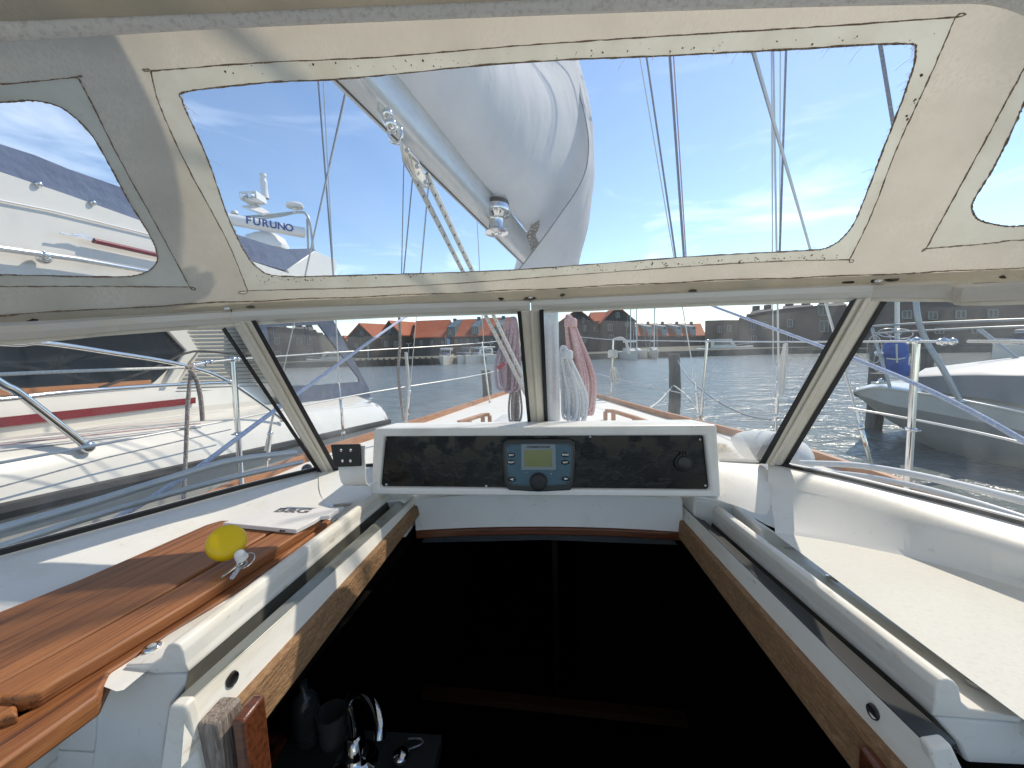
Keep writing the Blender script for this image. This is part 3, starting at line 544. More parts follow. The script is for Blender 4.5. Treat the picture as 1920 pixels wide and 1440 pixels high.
# ================================================================== sprayhood
hood = thing('sprayhood', 'beige canvas sprayhood with three clear windows and brown stitching over the cockpit', 'sprayhood', (0, .6, 1.9))
up = V((0, -.002, .012))
BC = spline([K(-1.08, -.3, -.03), K(-.98, .1, .0), P(-260, 640, .38), P(0, 618, .52), P(435, 588, .73), P(700, 577, .82), P(995, 564, .87), P(1300, 549, .83), P(1635, 537, .74), P(1920, 524, .61), P(2250, 530, .42), K(1.0, .1, .06), K(1.1, -.3, .05)], 12)
TCv = spline([K(-.97, -.45, .22), K(-.90, -.1, .27), P(-420, 90, .33), P(-150, 72, .43), P(120, 56, .50), P(450, 38, .56), P(960, 17, .60), P(1440, 0, .585), P(1830, -11, .52), P(2200, -20, .42), K(.76, .14, .32), K(.84, -.1, .27), K(.92, -.40, .22)], 12)
NS = len(BC)-1
def hp(s, w):
    s = min(max(s, 0), .99999)*NS; i = int(s); f = s-i; a = lerp(BC[i], BC[i+1], f); c = lerp(TCv[i], TCv[i+1], f)
    q = lerp(a, c, w); o = V((q.x*.9, q.y-.1, 0)).normalized()
    return q + (o*.020 + V((0, 0, .026)))*math.sin(math.pi*min(max(w, 0), 1))
def proj(p):
    d = p-EYE; z = d.dot(fw); return (960+F*d.dot(rv)/z, 720-F*d.dot(uv)/z) if z > .02 else (9e9, 9e9)
GRID = [(i/120, j/24, *proj(hp(i/120, j/24))) for i in range(8, 113) for j in range(-1, 27)]
def hs(px, py):
    g = min(GRID, key=lambda g: (g[2]-px)**2+(g[3]-py)**2); s, w = g[0], g[1]
    for _ in range(8):
        e = 1e-3; x0, y0 = proj(hp(s, w)); xs_, ys_ = proj(hp(s+e, w)); xw, yw = proj(hp(s, w+e))
        a, b_, c, d = (xs_-x0)/e, (xw-x0)/e, (ys_-y0)/e, (yw-y0)/e; det = a*d-b_*c
        if abs(det) < 1e-6: break
        ex_, ey_ = px-x0, py-y0; ds = (ex_*d-b_*ey_)/det; dw = (a*ey_-c*ex_)/det; s += max(-.05, min(.05, ds)); w += max(-.3, min(.3, dw))
    return (s, w)
def cs(pts, k=6): return [hs(q.x, q.y) for q in spline([V((x, y, 0)) for x, y in pts], k, True)]
win_c = cs([(350, 172), (500, 155), (655, 147), (960, 118), (1240, 105), (1480, 93), (1690, 82), (1717, 98), (1700, 165), (1660, 270), (1620, 375), (1594, 430), (1555, 463), (1500, 470), (1300, 481), (960, 506), (700, 515), (530, 518), (483, 502), (455, 465), (425, 400), (390, 300), (352, 215), (342, 188)], 5)
out_c = cs([(283, 134), (285, 133), (500, 117), (720, 107), (960, 87), (1210, 70), (1510, 52), (1788, 33), (1790, 35), (1740, 152), (1685, 270), (1635, 400), (1593, 486), (1590, 487), (1430, 491), (1200, 506), (960, 524), (750, 537), (466, 545), (464, 544), (425, 450), (350, 310), (300, 200)], 5)
win_l = cs([(0, 192), (60, 189), (115, 202), (165, 245), (200, 300), (240, 375), (280, 440), (295, 478), (288, 500), (260, 515), (200, 519), (0, 515), (-200, 512), (-330, 500), (-350, 470), (-350, 260), (-330, 210), (-200, 200)], 5)
out_l = cs([(0, 158), (143, 145), (146, 146), (170, 190), (225, 300), (300, 435), (354, 536), (353, 538), (200, 537), (0, 537), (-300, 538), (-400, 530), (-410, 300), (-400, 180), (-200, 165)], 5)
win_r = cs([(1925, 185), (1900, 240), (1860, 320), (1826, 375), (1824, 397), (1840, 414), (1885, 424), (1930, 423), (2050, 425), (2140, 415), (2160, 380), (2160, 200), (2140, 150), (2040, 120), (1965, 130)], 5)
out_r = cs([(1925, 120), (1860, 240), (1800, 350), (1739, 462), (1740, 466), (1860, 456), (1920, 450), (2180, 450), (2200, 440), (2200, 120), (2180, 70), (1960, 70)], 5)
def inside(p, poly):
    c = False; j = len(poly)-1
    for i in range(len(poly)):
        if (poly[i][1] > p[1]) != (poly[j][1] > p[1]) and p[0] < (poly[j][0]-poly[i][0])*(p[1]-poly[i][1])/(poly[j][1]-poly[i][1])+poly[i][0]: c = not c
        j = i
    return c
random.seed(11)
PH = [(random.uniform(0, 6), random.uniform(12, 40), random.uniform(1, 5), random.uniform(.0002, .0006)) for _ in range(7)]
def ripple(s, w): return sum(a*math.sin(f*s+g*w+p) for p, f, g, a in PH)
def patch(outer, holes, off, name, mt, ds=.012, dw=.06, keep=None, ripp=1):
    loops = [outer]+holes; pts = []; edges = []
    for lp in loops:
        k = len(pts); pts += [V((s*6, w)).to_2d() for s, w in lp]; edges += [(k+i, k+(i+1) % len(lp)) for i in range(len(lp))]
    s0 = min(p[0] for p in outer); s1 = max(p[0] for p in outer); w0 = min(p[1] for p in outer); w1 = max(p[1] for p in outer)
    s = s0+ds/2
    while s < s1:
        w = w0+dw/2
        while w < w1:
            if inside((s, w), outer) and not any(inside((s, w), h) for h in holes): pts.append(V((s*6, w)).to_2d())
            w += dw
        s += ds
    r = delaunay_2d_cdt(pts, edges, [], 0, 1e-6); vs = r[0]; fs = []
    for f in r[2]:
        c = (sum(vs[i].x for i in f)/len(f)/6, sum(vs[i].y for i in f)/len(f))
        if inside(c, outer) and not any(inside(c, h) for h in holes): fs.append(tuple(f))
    b = MB(); q = []
    for v in vs:
        p = hp(v.x/6, v.y); q.append(p + (EYE-p).normalized()*(off + ripp*ripple(v.x/6, v.y)*1.6))
    b.add(q, fs); return b.build(name, mt, hood, angle=60)
fullo = [(.03+i*.94/60, -.01) for i in range(61)] + [(.97-i*.94/60, 1.0) for i in range(61)]
patch(fullo, [out_c, out_l, out_r], 0, 'canvas', canvas)
for wn, ou in ((win_c, out_c), (win_l, out_l), (win_r, out_r)): patch(ou, [wn], 0, 'window_border', canvas_b, .008, .04)
for wn in (win_c, win_l, win_r): patch(wn, [], .0012, 'window', vinyl, .02, .12)
def stitch(lp, off, r, name='seam', mt=thread, dash=True, closed=True):
    pts = []
    for i, (s, w) in enumerate(lp):
        s2, w2 = lp[(i+1) % len(lp)] if closed or i < len(lp)-1 else (s, w)
        for t in (0, .33, .66):
            a, c = s+(s2-s)*t, w+(w2-w)*t; p = hp(a, c); pts.append(p+(EYE-p).normalized()*(off+ripple(a, c)*1.6+random.uniform(-.0003, .0003)) + V((random.uniform(-1, 1), 0, random.uniform(-1, 1)))*.0004)
    b = MB(); b.tube(pts, [r*random.uniform(.5, 1.4) for _ in pts], 5, closed=closed); return b.build(name, mt, hood)
for wn, ou in ((win_c, out_c), (win_l, out_l), (win_r, out_r)): stitch(ou, .003, .0009); stitch(wn, .003, .0012, 'window_edge'); 
patch([(.04+i*.92/60, -.01) for i in range(61)]+[(.96-i*.92/60, .052) for i in range(61)], [], -.004, 'hem_shade_layer', canvas, .012, .02)  # added outer canvas layer, cuts the sun so the hem band reads darker
# bottom hem, fold seam above it, frayed threads at the window edge
hem = [(.15+i*.7/90, .05+.002*math.sin(i*.9)) for i in range(91)]; stitch(hem, .0015, .0011, 'seam', thread, closed=False)
b = MB()
for i in range(260):
    k = random.randrange(len(win_c)); s, w = win_c[k]; s2, w2 = win_c[(k+1) % len(win_c)]; t = random.random(); s += (s2-s)*t; w += (w2-w)*t
    p = hp(s, w); cs_, cw_ = .5-s, .5-w; e = hp(s+cs_*.002, w+cw_*.008*random.uniform(.4, 1)); p += (EYE-p).normalized()*.0035; e += (EYE-e).normalized()*.0035
    L_ = random.uniform(.003, .006) if random.random() < .93 else random.uniform(.012, .022); d = (e-p).normalized()*L_ + V((random.uniform(-1, 1), 0, random.uniform(-1, 1)))*L_*.3; b.tube([p, p+d*.5, p+d+V((0, 0, -L_*.2))], .00022, 4)
b.build('frayed_thread', tape, hood)['kind'] = 'stuff'
b = MB()
for i in range(420):                    # mildew spots on the centre window border
    if i < 300: x = random.uniform(480, 1570); yb_ = 527-(x-480)*.0395; y = yb_ - random.triangular(-8, 10, 4) ; 
    elif i < 370: x = random.uniform(380, 1780); y = 152-(x-340)*.046-random.uniform(4, 26)
    else: t = random.random(); x = 1722-t*110+random.uniform(8, 26); y = 130+t*320
    s, w = hs(x, y)
    if inside((s, w), win_c) or not inside((s, w), out_c): continue
    p = hp(s, w); q = p+(EYE-p).normalized()*(.0029+ripple(s, w)*1.6); nn = (EYE-p).normalized(); a = nn.orthogonal().normalized(); c = nn.cross(a); r = random.triangular(.0003, .0019, .0006)
    b.add([q+(a*math.cos(k)*random.uniform(.6, 1.3)+c*math.sin(k)*random.uniform(.6, 1.3))*r for k in [m*math.pi/3 for m in range(6)]], [tuple(range(6))])
b.build('mildew_spots', mildew, hood)['kind'] = 'stuff'
b = MB()
for x, y, L_ in ((435, 583, .012), (470, 575, .010), (992, 560, .014), (1055, 553, .006), (1300, 545, .008), (1590, 530, .014), (1672, 525, .018), (1640, 527, .008), (60, 602, .010), (940, 560, .005), (1880, 520, .008)):
    s, w = hs(x, y); nb = 9; ring = []
    for k in range(nb):
        a = 2*math.pi*k/nb; ss = s+math.cos(a)*L_*.28*random.uniform(.6, 1.3); ww = w+math.sin(a)*.007*random.uniform(.5, 1.4); p = hp(ss, ww); ring.append(p+(EYE-p).normalized()*(.0024+ripple(ss, ww)*1.6))
    b.add(ring, [tuple(range(nb))])
b.build('mould_patches', mould, hood)['kind'] = 'stuff'
# bow with webbing tape, roof behind it
b = MB(); tp = [TCv[i] for i in range(14, NS-13)]
b.tube([p+(EYE-p).normalized()*.016+V((0, 0, .004)) for p in tp], .0125, 12, flat=.8); b.build('bow_sleeve', tape, hood)
b = MB(); b.tube([p+V((0, -.012, -.0)) for p in tp], .0085, 12); 
b = MB(); rows = [[p+V((0, dy, dz)) for p in TCv] for dy, dz in ((0, -.006), (-.035, -.010), (-.05, -.004))]
b.grid(rows); b.build('bow_pocket', canvas, hood)
b = MB(); rows = []
for k in range(9): rows.append([p + V((-p.x*.02*k, -.14*k, .018*k+.004*math.sin(k*3+p.x*9))) for p in TCv])
b.grid(rows); b.build('roof_canvas', canvas, hood)
# ================================================================== instrument console
con = thing('instrument_console', 'white moulded console with a glossy black instrument panel above the companionway', 'instrument console', (0, .9, CZ-.25))
fq = [P(700, 803, .88), P(1345, 796, .88), P(1353, 933, .86), P(695, 929, .86)]
bq = [p + V((sx_*.006, .125, dz)) for p, sx_, dz in zip(fq, (1, -1, -1, 1), (-.012, -.012, 0, 0))]
iq = [P(720, 819, .878), P(1322, 817, .878), P(1333, 921, .862), P(711, 915, .862)]
rq = [p+V((0, .014, 0)) for p in iq]
b = MB(); b.add(fq+bq+iq+rq, [(4, 5, 1, 0), (5, 6, 2, 1), (6, 7, 3, 2), (7, 4, 0, 3), (7, 6, 5, 4)] + [(i, (i+1) % 4, 8+(i+1) % 4, 8+i) for i in range(4)] + [(8+i, 8+(i+1) % 4, 12+(i+1) % 4, 12+i) for i in range(4)], False)
b.build('housing', gel, con, bevel=.0075, seg=4, angle=30)
pp = plane(rq[0], rq[1], rq[2]); pn = pp[1] if pp[1].y < 0 else -pp[1]
b = MB(); b.prism([q+pn*-.0015 for q in rq], pn*.003); b.build('panel', panel_m, con)
PR = (rq[1]-rq[0]).normalized(); PU = PR.cross(-pn) if PR.cross(-pn).z > 0 else PR.cross(pn)
def pq(px, py, off=0): q = PL(px, py, *pp); return q + pn*off
def pscrew(px, py, r=.0032):
    b = MB(); b.lathe([(0, .0015), (r, .0015), (r, .003), (r*.7, .004), (0, .0042)], pq(px, py), pn, 14); o = b.build('panel_screw', steel, con)
    b = MB(); c = pq(px, py, .0043)
    for a in (.3, .3+math.pi/2): b.box(c, (r*1.3, .0005, .0005), M=Matrix((PR*math.cos(a)+PU*math.sin(a), PU*math.cos(a)-PR*math.sin(a), pn)).transposed())
    b.build('screw_slot', blk, o)
for x, y in ((724, 824), (725, 908), (912, 911), (1106, 819), (1312, 824), (1322, 910)): pscrew(x, y)
# autopilot control
ap = MB().prism([pq(*p, .0015) for p in ((944, 828), (952, 822), (1068, 821), (1077, 827), (1079, 850), (1076, 905), (1068, 916), (1010, 919), (956, 916), (946, 905), (942, 850))], pn*.016).build('control_unit', blk, con, bevel=.003, seg=3)
MB().prism([pq(*p, .0165) for p in ((947, 835), (955, 830), (1010, 828), (1066, 829), (1074, 835), (1074, 870), (1071, 900), (1062, 907), (1010, 911), (961, 908), (953, 902), (948, 872))], pn*.002).build('rim', mat('dark slate rim', (.035, .045, .052), .35), ap, bevel=.001)
MB().prism([pq(*p, .018) for p in ((951, 838), (958, 833), (1010, 831), (1063, 832), (1070, 837), (1070, 870), (1067, 897), (1059, 904), (1010, 908), (962, 904), (956, 898), (952, 870))], pn*.0016).build('face', teal, ap, bevel=.0008)
MB().prism([pq(*p, .0195) for p in ((978, 831), (1041, 831), (1042, 878), (978, 878))], pn*.0012).build('screen_bezel', bezel, ap, bevel=.0006)
MB().prism([pq(*p, .0208) for p in ((984, 842), (1034, 841), (1035, 872), (984, 872))], pn*.0006).build('screen', lcd, ap)
text('COURSEMASTER 850', .0058, pq(1009, 836, .0211), PR, PU, ink, ap, bold=.0001)
def oval(px, py, w, h, s=None, arrow=0):
    c = pq(px, py, .0195); b = MB(); b.lathe([(1, 0), (1, .0012), (.8, .0022), (0, .0025)], V((0, 0, 0)), (0, 0, 1), 24)
    b.v = [c + PR*(v.x*w) + PU*(v.y*h) + pn*v.z for v in b.v]; o = b.build('button', blk, ap)
    if s: text(s, .0052, c+pn*.0026, PR, PU, wht, o, bold=.00022)
    else:
        b = MB(); b.prism([c+pn*.0026 + PR*(x*arrow) + PU*y for x, y in ((-.005, 0), (.001, .0022), (.0045, .002), (.002, 0), (.0045, -.002), (.001, -.0022))], pn*.0002); b.build('arrow', wht, o)
for x, y, s in ((960, 851, 'STBY'), (960, 864, 'PILOT'), (1059, 850, 'MODE'), (1059, 864, 'NAV')): oval(x, y, .0098, .0052, s)
oval(961, 895, .0098, .0052, None, 1); oval(1060, 894, .0098, .0052, None, -1)
b = MB(); b.lathe([(.0205, 0), (.0205, .003), (.0185, .004), (.0185, .015), (.016, .0175), (.006, .018), (0, .018)], pq(1010, 899, .0195), pn, 32); b.build('knob', mat('knob rubber', (.02, .022, .024), .6, bump=(300, .3, .001)), ap)
b = MB(); b.lathe([(0, .0006), (.0009, .0006), (.0009, 0)], pq(1033, 885, .0198), pn, 8); b.build('indicator', wht, ap)
text('PORT', .0034, pq(988, 883, .0198), PR, PU, bezel, ap); text('STBD', .0034, pq(1033, 880, .0198), PR, PU, bezel, ap)
b = MB(); c = pq(1281, 867, .0015); b.lathe([(.0, .0), (.021, 0), (.021, .004), (.0175, .006), (.016, .0045), (.0145, .008), (.004, .0088), (0, .0088)], c, pn, 28)
for k in range(3): b.box(c + PU*.0215 + PR*((k-1)*.006) + pn*.003, (.003, .006, .006), M=Matrix((PR, PU, pn)).transposed())
b.build('socket_cap', blk, con, bevel=.0006)
# ================================================================== small plate with strap left of the console
br = thing('switch_plate', 'small black plate with four screws on a curved white strap left of the console', 'plate', (-.42, .85, CZ-.3))
pts = [P(658, 836, .80), P(658, 856, .795), P(660, 875, .79), P(661, 893, .785), P(664, 906, .787), P(672, 911, .80), P(686, 906, .83)]
b = MB(); rows = [[p - V((.0355-i*.002, 0, 0)), p + V((.032-i*.001, 0, 0)), p + V((.032-i*.001, .003, 0)), p-V((.0355-i*.002, -.003, 0))] for i, p in enumerate(spline(pts, 5)) for i in [i/5]]
b.grid(rows, True); b.f += [(3, 2, 1, 0), tuple(len(b.v)-4+j for j in range(4))]; b.sm += [False]*2; b.build('strap', gel, br)
b = MB(); q = [P(622, 833, .79), P(677, 832, .79), P(679, 873, .785), P(628, 875, .785)]; b.prism(q, (0, -.005, 0)); b.build('plate', blk, br, bevel=.0015)
for x, y in ((640, 844), (658, 844), (642.5, 864), (657.5, 864)):
    b = MB(); c = P(x, y, .7842 if y < 850 else .7802); b.lathe([(.003, 0), (.003, .0012), (0, .0018)], c, (0, -1, 0), 14); o = b.build('screw', steel, br); MB().box(c-V((0, .0019, 0)), (.0045, .0004, .0005)).build('screw_slot', blk, o)
# ================================================================== teak boards, cover, float
ZB = -.32
wb = thing('teak_board', 'varnished teak hatch board with grooved planks lying on the left deck', 'board', (-.6, .5, CZ+ZB))
def slab(pts, z, th, name, mt=teak, bev=.003, par=None): b = MB(); b.prism([PZ(x, y, z) for x, y in pts], (0, 0, -th)); return b.build(name, mt, par or wb, bevel=bev)
slab([(-160, 1210), (0, 1146), (150, 1086), (300, 1021), (385, 984), (415, 975), (560, 975), (506, 997), (304, 1112), (0, 1277), (-160, 1362)], ZB, .016, 'wide_plank')
slab([(-160, 1366), (0, 1281), (304, 1116), (508, 1000), (565, 975), (602, 973), (362, 1125), (120, 1268), (71, 1298), (30, 1308), (0, 1306), (-160, 1400)], ZB+.0005, .017, 'narrow_plank')
slab([(-200, 1470), (0, 1362), (183, 1256), (450, 1082), (612, 972), (622, 975), (460, 1097), (205, 1258), (183, 1304), (0, 1432), (-200, 1570)], -.336, .022, 'edge_plank')
slab([(-160, 1430), (0, 1345), (32, 1338), (30, 1315), (12, 1308), (0, 1310), (-160, 1395)], ZB-.006, .012, 'broken_end', teak)
slab([(-160, 1400), (0, 1300), (304, 1140), (600, 972), (618, 970), (450, 1090), (183, 1268), (0, 1372), (-160, 1450)], -.3385, .008, 'gap_shade', dkwood, 0)  # black strip laid in as the shade of the gap between planks
cv = thing('instrument_cover', 'flat white plastic cover with dark lettering at the far end of the teak board', 'cover', (-.52, .7, CZ+ZB))
zc = ZB+.009; q = [PZ(x, y, zc) for x, y in ((417, 980), (515, 949), (635, 953), (617, 966), (600, 968), (590, 975), (555, 993))]
b = MB(); b.prism(q, (0, 0, -.008)); b.build('shell', paper, cv, bevel=.0012)
u_ = (PZ(585, 958, zc)-PZ(510, 956, zc)).normalized(); v_ = V((-u_.y, u_.x, 0)); 
text('B&G', .026, PZ(549, 957.5, zc+.0002)+V((0, 0, 0)), u_, v_, mat('grey print', (.12, .12, .13), .6), cv, bold=.0006, sxx=1.5)
e0, e1 = q[0], q[-1]; ed = (e1-e0).normalized(); en = ed.cross(V((0, 0, 1)))
text('simrad', .004, lerp(e0, e1, .82)+V((0, 0, -.0045))+(en if en.y < 0 else -en)*.0003, ed, (0, 0, 1), ink, cv, bold=.0003)
kf = thing('key_float', 'yellow foam float with a bunch of small keys on the teak board', 'key float', PZ(430, 1045, ZB))
fc = PZ(425, 1018, ZB+.034); vd = (EYE-fc).normalized(); ax_ = (vd + V((-.12, .1, .25))).normalized()
r_ = 32.5/F*(fc-EYE).dot(fw)
b = MB(); b.lathe([(0, -.62*r_), (.55*r_, -.60*r_), (.86*r_, -.42*r_), (.985*r_, -.15*r_), (r_, .1*r_), (.96*r_, .33*r_), (.86*r_, .5*r_), (.6*r_, .58*r_), (0, .61*r_)], fc, ax_, 40); b.build('float', yellow, kf, sub=1)
kp = PZ(452, 1046, ZB+.018); b = MB(); b.tube([PZ(449, 1040, ZB+.026), kp+V((.004, -.002, 0))], [.0075, .0085], 14); b.ball(PZ(450, 1040, ZB+.026), .0075, 12); b.build('stopper', white_p, kf)
b = MB(); rc = PZ(461, 1051, ZB+.013); a1, a2 = V((1, .2, .1)).normalized(), V((-.1, .75, .55)).normalized(); b.tube([rc+(a1*math.cos(t)+a2*math.sin(t))*.0115 for t in [k*math.pi/10 for k in range(20)]], .0009, 6, closed=True); b.build('ring', steel, kf)
for k, (dx, an) in enumerate(((0, -1.9), (.003, -1.5))):
    kc = PZ(449+k*4, 1056, ZB+.010); d = V((math.cos(an), math.sin(an)*.6, -.25)).normalized(); s_ = d.cross(V((0, .4, 1))).normalized(); nn_ = d.cross(s_)*.0016
    b = MB(); b.prism([kc + s_*(.008*math.cos(t)) + d*(.007*math.sin(t)) for t in [m*math.pi/6 for m in range(12)]], nn_); b.prism([kc+s_*x+d*y for x, y in ((-.003, .006), (.003, .006), (.003, .014), (.0045, .016), (.003, .018), (.0045, .021), (.002, .026), (-.002, .026), (-.003, .02))], nn_); b.build('key', steel, kf, bevel=.0003)
# ================================================================== boom, sail cover, vang
def boomc(y): t = (y-1.05)/1.45; return lerp(P(700, 150, 1.05), P(985, 470, 2.5), t)
bo = thing('boom', 'grey aluminium boom slanting up to the left above the sprayhood', 'boom', boomc(2.4))
bp = [boomc(y) for y in (2.52, 2.0, 1.4, .9, .3, -.4, -1.2)]
sp_ = lambda v, e: math.copysign(abs(v)**e, v)
pr = [(.050*sp_(math.sin(a), .55), .080*sp_(math.cos(a), .6)) for a in [k*math.pi/16 for k in range(32)]]
b = MB(); b.sweep(pr, bp, smooth=True); b.build('boom_tube', boomm, bo)
b = MB(); b.sweep([(-.0035+.016, -.080), (.0035+.016, -.080), (.0035+.016, -.070), (-.0035+.016, -.070)], bp); b.build('slot', fleck, bo)
b = MB(); b.sweep([(.038, .040), (.052, .036), (.050, .048), (.038, .052)], bp); b.build('groove', fleck, bo)
wc = boomc(1.98)+V((.045, 0, -.07)); wx = P(930, 396, 1.80)
WS = 1.3; sc2 = lambda L: [(r*WS, h*WS) for r, h in L]
b = MB(); b.lathe(sc2([(0, .03), (.045, .03), (.047, .02), (.047, .014)]), wx, (0, .1, 1), 28); b.build('winch_cap', blk, bo)
b = MB(); b.lathe(sc2([(.047, .014), (.05, .0), (.046, -.016), (.03, -.024), (.026, -.034), (.026, -.06), (.03, -.067), (.040, -.071), (.041, -.076), (.018, -.078), (.016, -.074), (.008, -.074), (.007, -.08), (0, -.08)]), wx, (0, .1, 1), 28); b.build('winch', steel, bo)
b = MB(); b.bar(wx+V((-.01, .02, .0)), boomc(2.05)+V((.02, 0, 0)), .05, .03); b.build('winch_bracket', alu, bo, bevel=.004)
b = MB(); e = boomc(2.53); b.bar(boomc(2.45), boomc(2.58), .055, .14); b.bar(boomc(2.58)+V((0, 0, -.02)), K(MX, MY, boomc(2.58).z-CZ-.03), .03, .05); b.build('gooseneck', galv, bo, bevel=.006)
f0 = boomc(1.14)+V((.0, 0, -.082))
b = MB(); b.prism([P(x, y, 1.00) for x, y in ((708, 188), (722, 200), (736, 224), (745, 240), (740, 250), (728, 246), (716, 226), (706, 205))], (0, .012, 0)); b.ball(P(727, 213, .995), .013, 12); b.ball(P(733, 233, 1.0), .015, 12); b.build('vang_fitting', steel, bo, bevel=.002)
def coverprof(y, t):       # ring of the sail cover at y
    c = boomc(y); hw = .15+.12*max(0, (y-1.2)/1.4); h = .46+.9*max(0, (y-1.3)/1.3)**1.7; off = .045+.10*max(0, (y-1.3)/1.3)
    a = 2*math.pi*t; wob = 1+.02*math.sin(a*3+y*4)+.012*math.sin(a*7-y*6)
    return c + V((off+hw*math.sin(a)*wob*(1 if math.sin(a) > 0 else .55), 0, .02+h*.5*(1-math.cos(a)*wob)))
b = MB(); yy_ = [-1.3+i*.16 for i in range(25)]; b.grid([[coverprof(y, j/36) for j in range(36)] for y in yy_], True)
sc_ = thing('sail_cover', 'loose pale grey sail cover bundled over the boom and hanging round the mast', 'sail cover', boomc(2.3))
b.build('cover_body', sailc, sc_, angle=80)
Lc = spline([P(1070, 118, 2.6), P(1098, 225, 2.38), P(1103, 290, 2.28), P(1088, 345, 2.2), P(1045, 410, 2.17), P(1005, 465, 2.2), P(968, 512, 2.28)], 6)
Lc = [EYE+(q-EYE)*(1-.06*min(1, i/14)) for i, q in enumerate(Lc)]
Rc = spline([P(1085, 118, 2.9), P(1107, 215, 2.75), P(1115, 318, 2.6), P(1110, 370, 2.55), P(1102, 430, 2.5), P(1090, 475, 2.5), P(1078, 530, 2.5)], 6)
b = MB(); rows = []
for i, (p, q) in enumerate(zip(Lc, Rc)):
    rows.append([lerp(p, q, t) + V((0, -.07*math.sin(math.pi*t) - .025*math.sin(t*9+i*.33)*math.sin(math.pi*t), .0)) for t in [j/12 for j in range(13)]] + [q+V((-.05, .35, 0)), q+V((-.45, .4, 0)), p+V((-.1, .45, 0))])
b.grid(rows, False); b.build('front_flap', sailc, sc_, angle=80)
MB().tube([q+V((0, -.004, 0)) for q in Lc], .0035, 6).build('flap_crease_line', mat('grey crease line', (.25, .26, .28), .8), sc_)  # grey line standing in for the dark crease along the fold
for j_ in (26, 31):
    MB().tube([coverprof(y, j_/36)*1 for y in yy_[4:]], .0025, 5).build('cloth_seam', mat('pale seam', (.5, .51, .53), .8), sc_)
b = MB(); rows = [[V((MX-.02, 2.66, CZ+z)) + V((.27*w_*math.sin(a), .24*w_*math.cos(a), 0)) for a in [2*math.pi*k/20 for k in range(20)]] for z, w_ in ((1.0, .95), (1.4, .93), (1.9, .8), (2.5, .62), (3.0, .45), (3.2, .3))]; b.grid(rows, True); b.build('mast_collar', sailc, sc_, angle=80)
b = MB()
for k in range(9): b.tube([P(1000+4*math.sin(k), 408+k*7, 2.12)+V((.02*math.cos(a), .01, .014*math.sin(a))) for a in [m*math.pi/5 for m in range(10)]], .006, 6, closed=True)
tag(b.build('tied_rope', rope_k, None), 'small brown rope bundle tied at the forward end of the boom', 'rope')
# vang tackle
vg = thing('vang_tackle', 'white flecked rope tackle with steel block running from boom to mast foot', 'tackle', K(MX, 2.45, -.6))
vt, vb = P(752, 272, 1.16), K(MX-.02, 2.45, -.60)
b = MB(); b.tube([P(741, 246, 1.04)+V((.018*math.cos(a), 0, .024*math.sin(a)-.006)) for a in [k*math.pi/8 for k in range(16)]], .004, 8, closed=True); b.build('shackle', steel, vg)
blk_ = [P(x, y, d) for x, y, d in ((750, 262, 1.15), (765, 278, 1.17), (785, 300, 1.2), (797, 325, 1.23), (805, 350, 1.26), (795, 348, 1.25), (775, 330, 1.22), (757, 300, 1.18))]
b = MB(); b.prism([q-(q-EYE).normalized()*.06 for q in blk_], (-.006, .012, .004)); b.build('block_cheek', steel, vg, bevel=.003)
b = MB(); b.prism([q+V((-.012, .026, .004)) for q in blk_], (-.004, .012, .004)); b.build('block_cheek', steel, vg, bevel=.003)
b = MB()
for x, y, d in ((763, 282, 1.16), (782, 312, 1.2), (798, 342, 1.24)): b.lathe([(0, -.004), (.006, -.004), (.007, 0)], P(x, y, d-.075), (0, 1, 0), 12)
b.build('block_pin', galv, vg)
for k, (st, o2) in enumerate((((762, 300), -.02), ((772, 325), -.008), ((800, 325), .006), ((806, 345), .016))):
    a = P(*st, 1.2); c = vb + V((o2, 0, .05)); m_ = lerp(a, c, .33)+V((o2*.3, 0, 0)); pts = [lerp(a, c, i/40)+V((0, 0, -.0)) for i in range(41)]
    b = MB(); b.tube(pts, .008, 8); ro = b.build('fall_rope', rope_w, vg)
    b = MB()
    for i in range(46):
        t = i/46; q = lerp(a, c, t); d = (EYE-q).normalized(); b.tube([q+d*.0077+V((.003, 0, .003)), q+d*.0079+V((-.001, 0, -.004))], .0018, 5)
    b.build('fleck', fleck, ro)['kind'] = 'stuff'
# ================================================================== rope coils on the mast
def coil(name, label, mt, top, botc, spread, n_, r, Y, w0=8, cat='rope coil', knot=None, sd_=1):
    random.seed(sd_); t = thing(name, label, cat, P(*top, Y)); b = MB(); ln = botc[1]-top[1]
    for k in range(n_):
        f = (k+.5)/n_-.5; bx = botc[0]+f*spread; by = botc[1]-random.uniform(0, ln*.12)-abs(f)*ln*.06; w = random.uniform(.35, .8)*w0; d = Y+random.uniform(-.05, .05)
        tx = top[0]+f*6
        pts = [P(tx, top[1], d-.03), P(tx+(bx-tx)*.25+w*.7, top[1]+ln*.18, d-.02), P(bx+w, top[1]+ln*.6, d), P(bx+w*.8, by-8, d), P(bx, by, d), P(bx-w*.8, by-8, d+.02), P(bx-w, top[1]+ln*.6, d+.03), P(tx+(bx-tx)*.3-w*.7, top[1]+ln*.2, d+.02)]
        b.tube(spline(pts, 5, True), r, 7, closed=True)
    b.build('strands', mt, t)
    if knot:
        b = MB()
        for k in range(4): b.tube([P(knot[0]+knot[2]*math.cos(a), knot[1]+k*3.2-5+2*math.sin(a), Y-.05+.06*math.sin(a)) for a in [m*math.pi/6 for m in range(12)]], r*1.1, 7, closed=True)
        b.build('wrap', mt, t)
    return t
coil('rope_coil', 'thick faded pink rope coil hanging on the mast right of the centre post', rope_p, (1066, 592), (1094, 782), 34, 9, .010, 2.35, 13, knot=(1070, 606, 9), sd_=3)
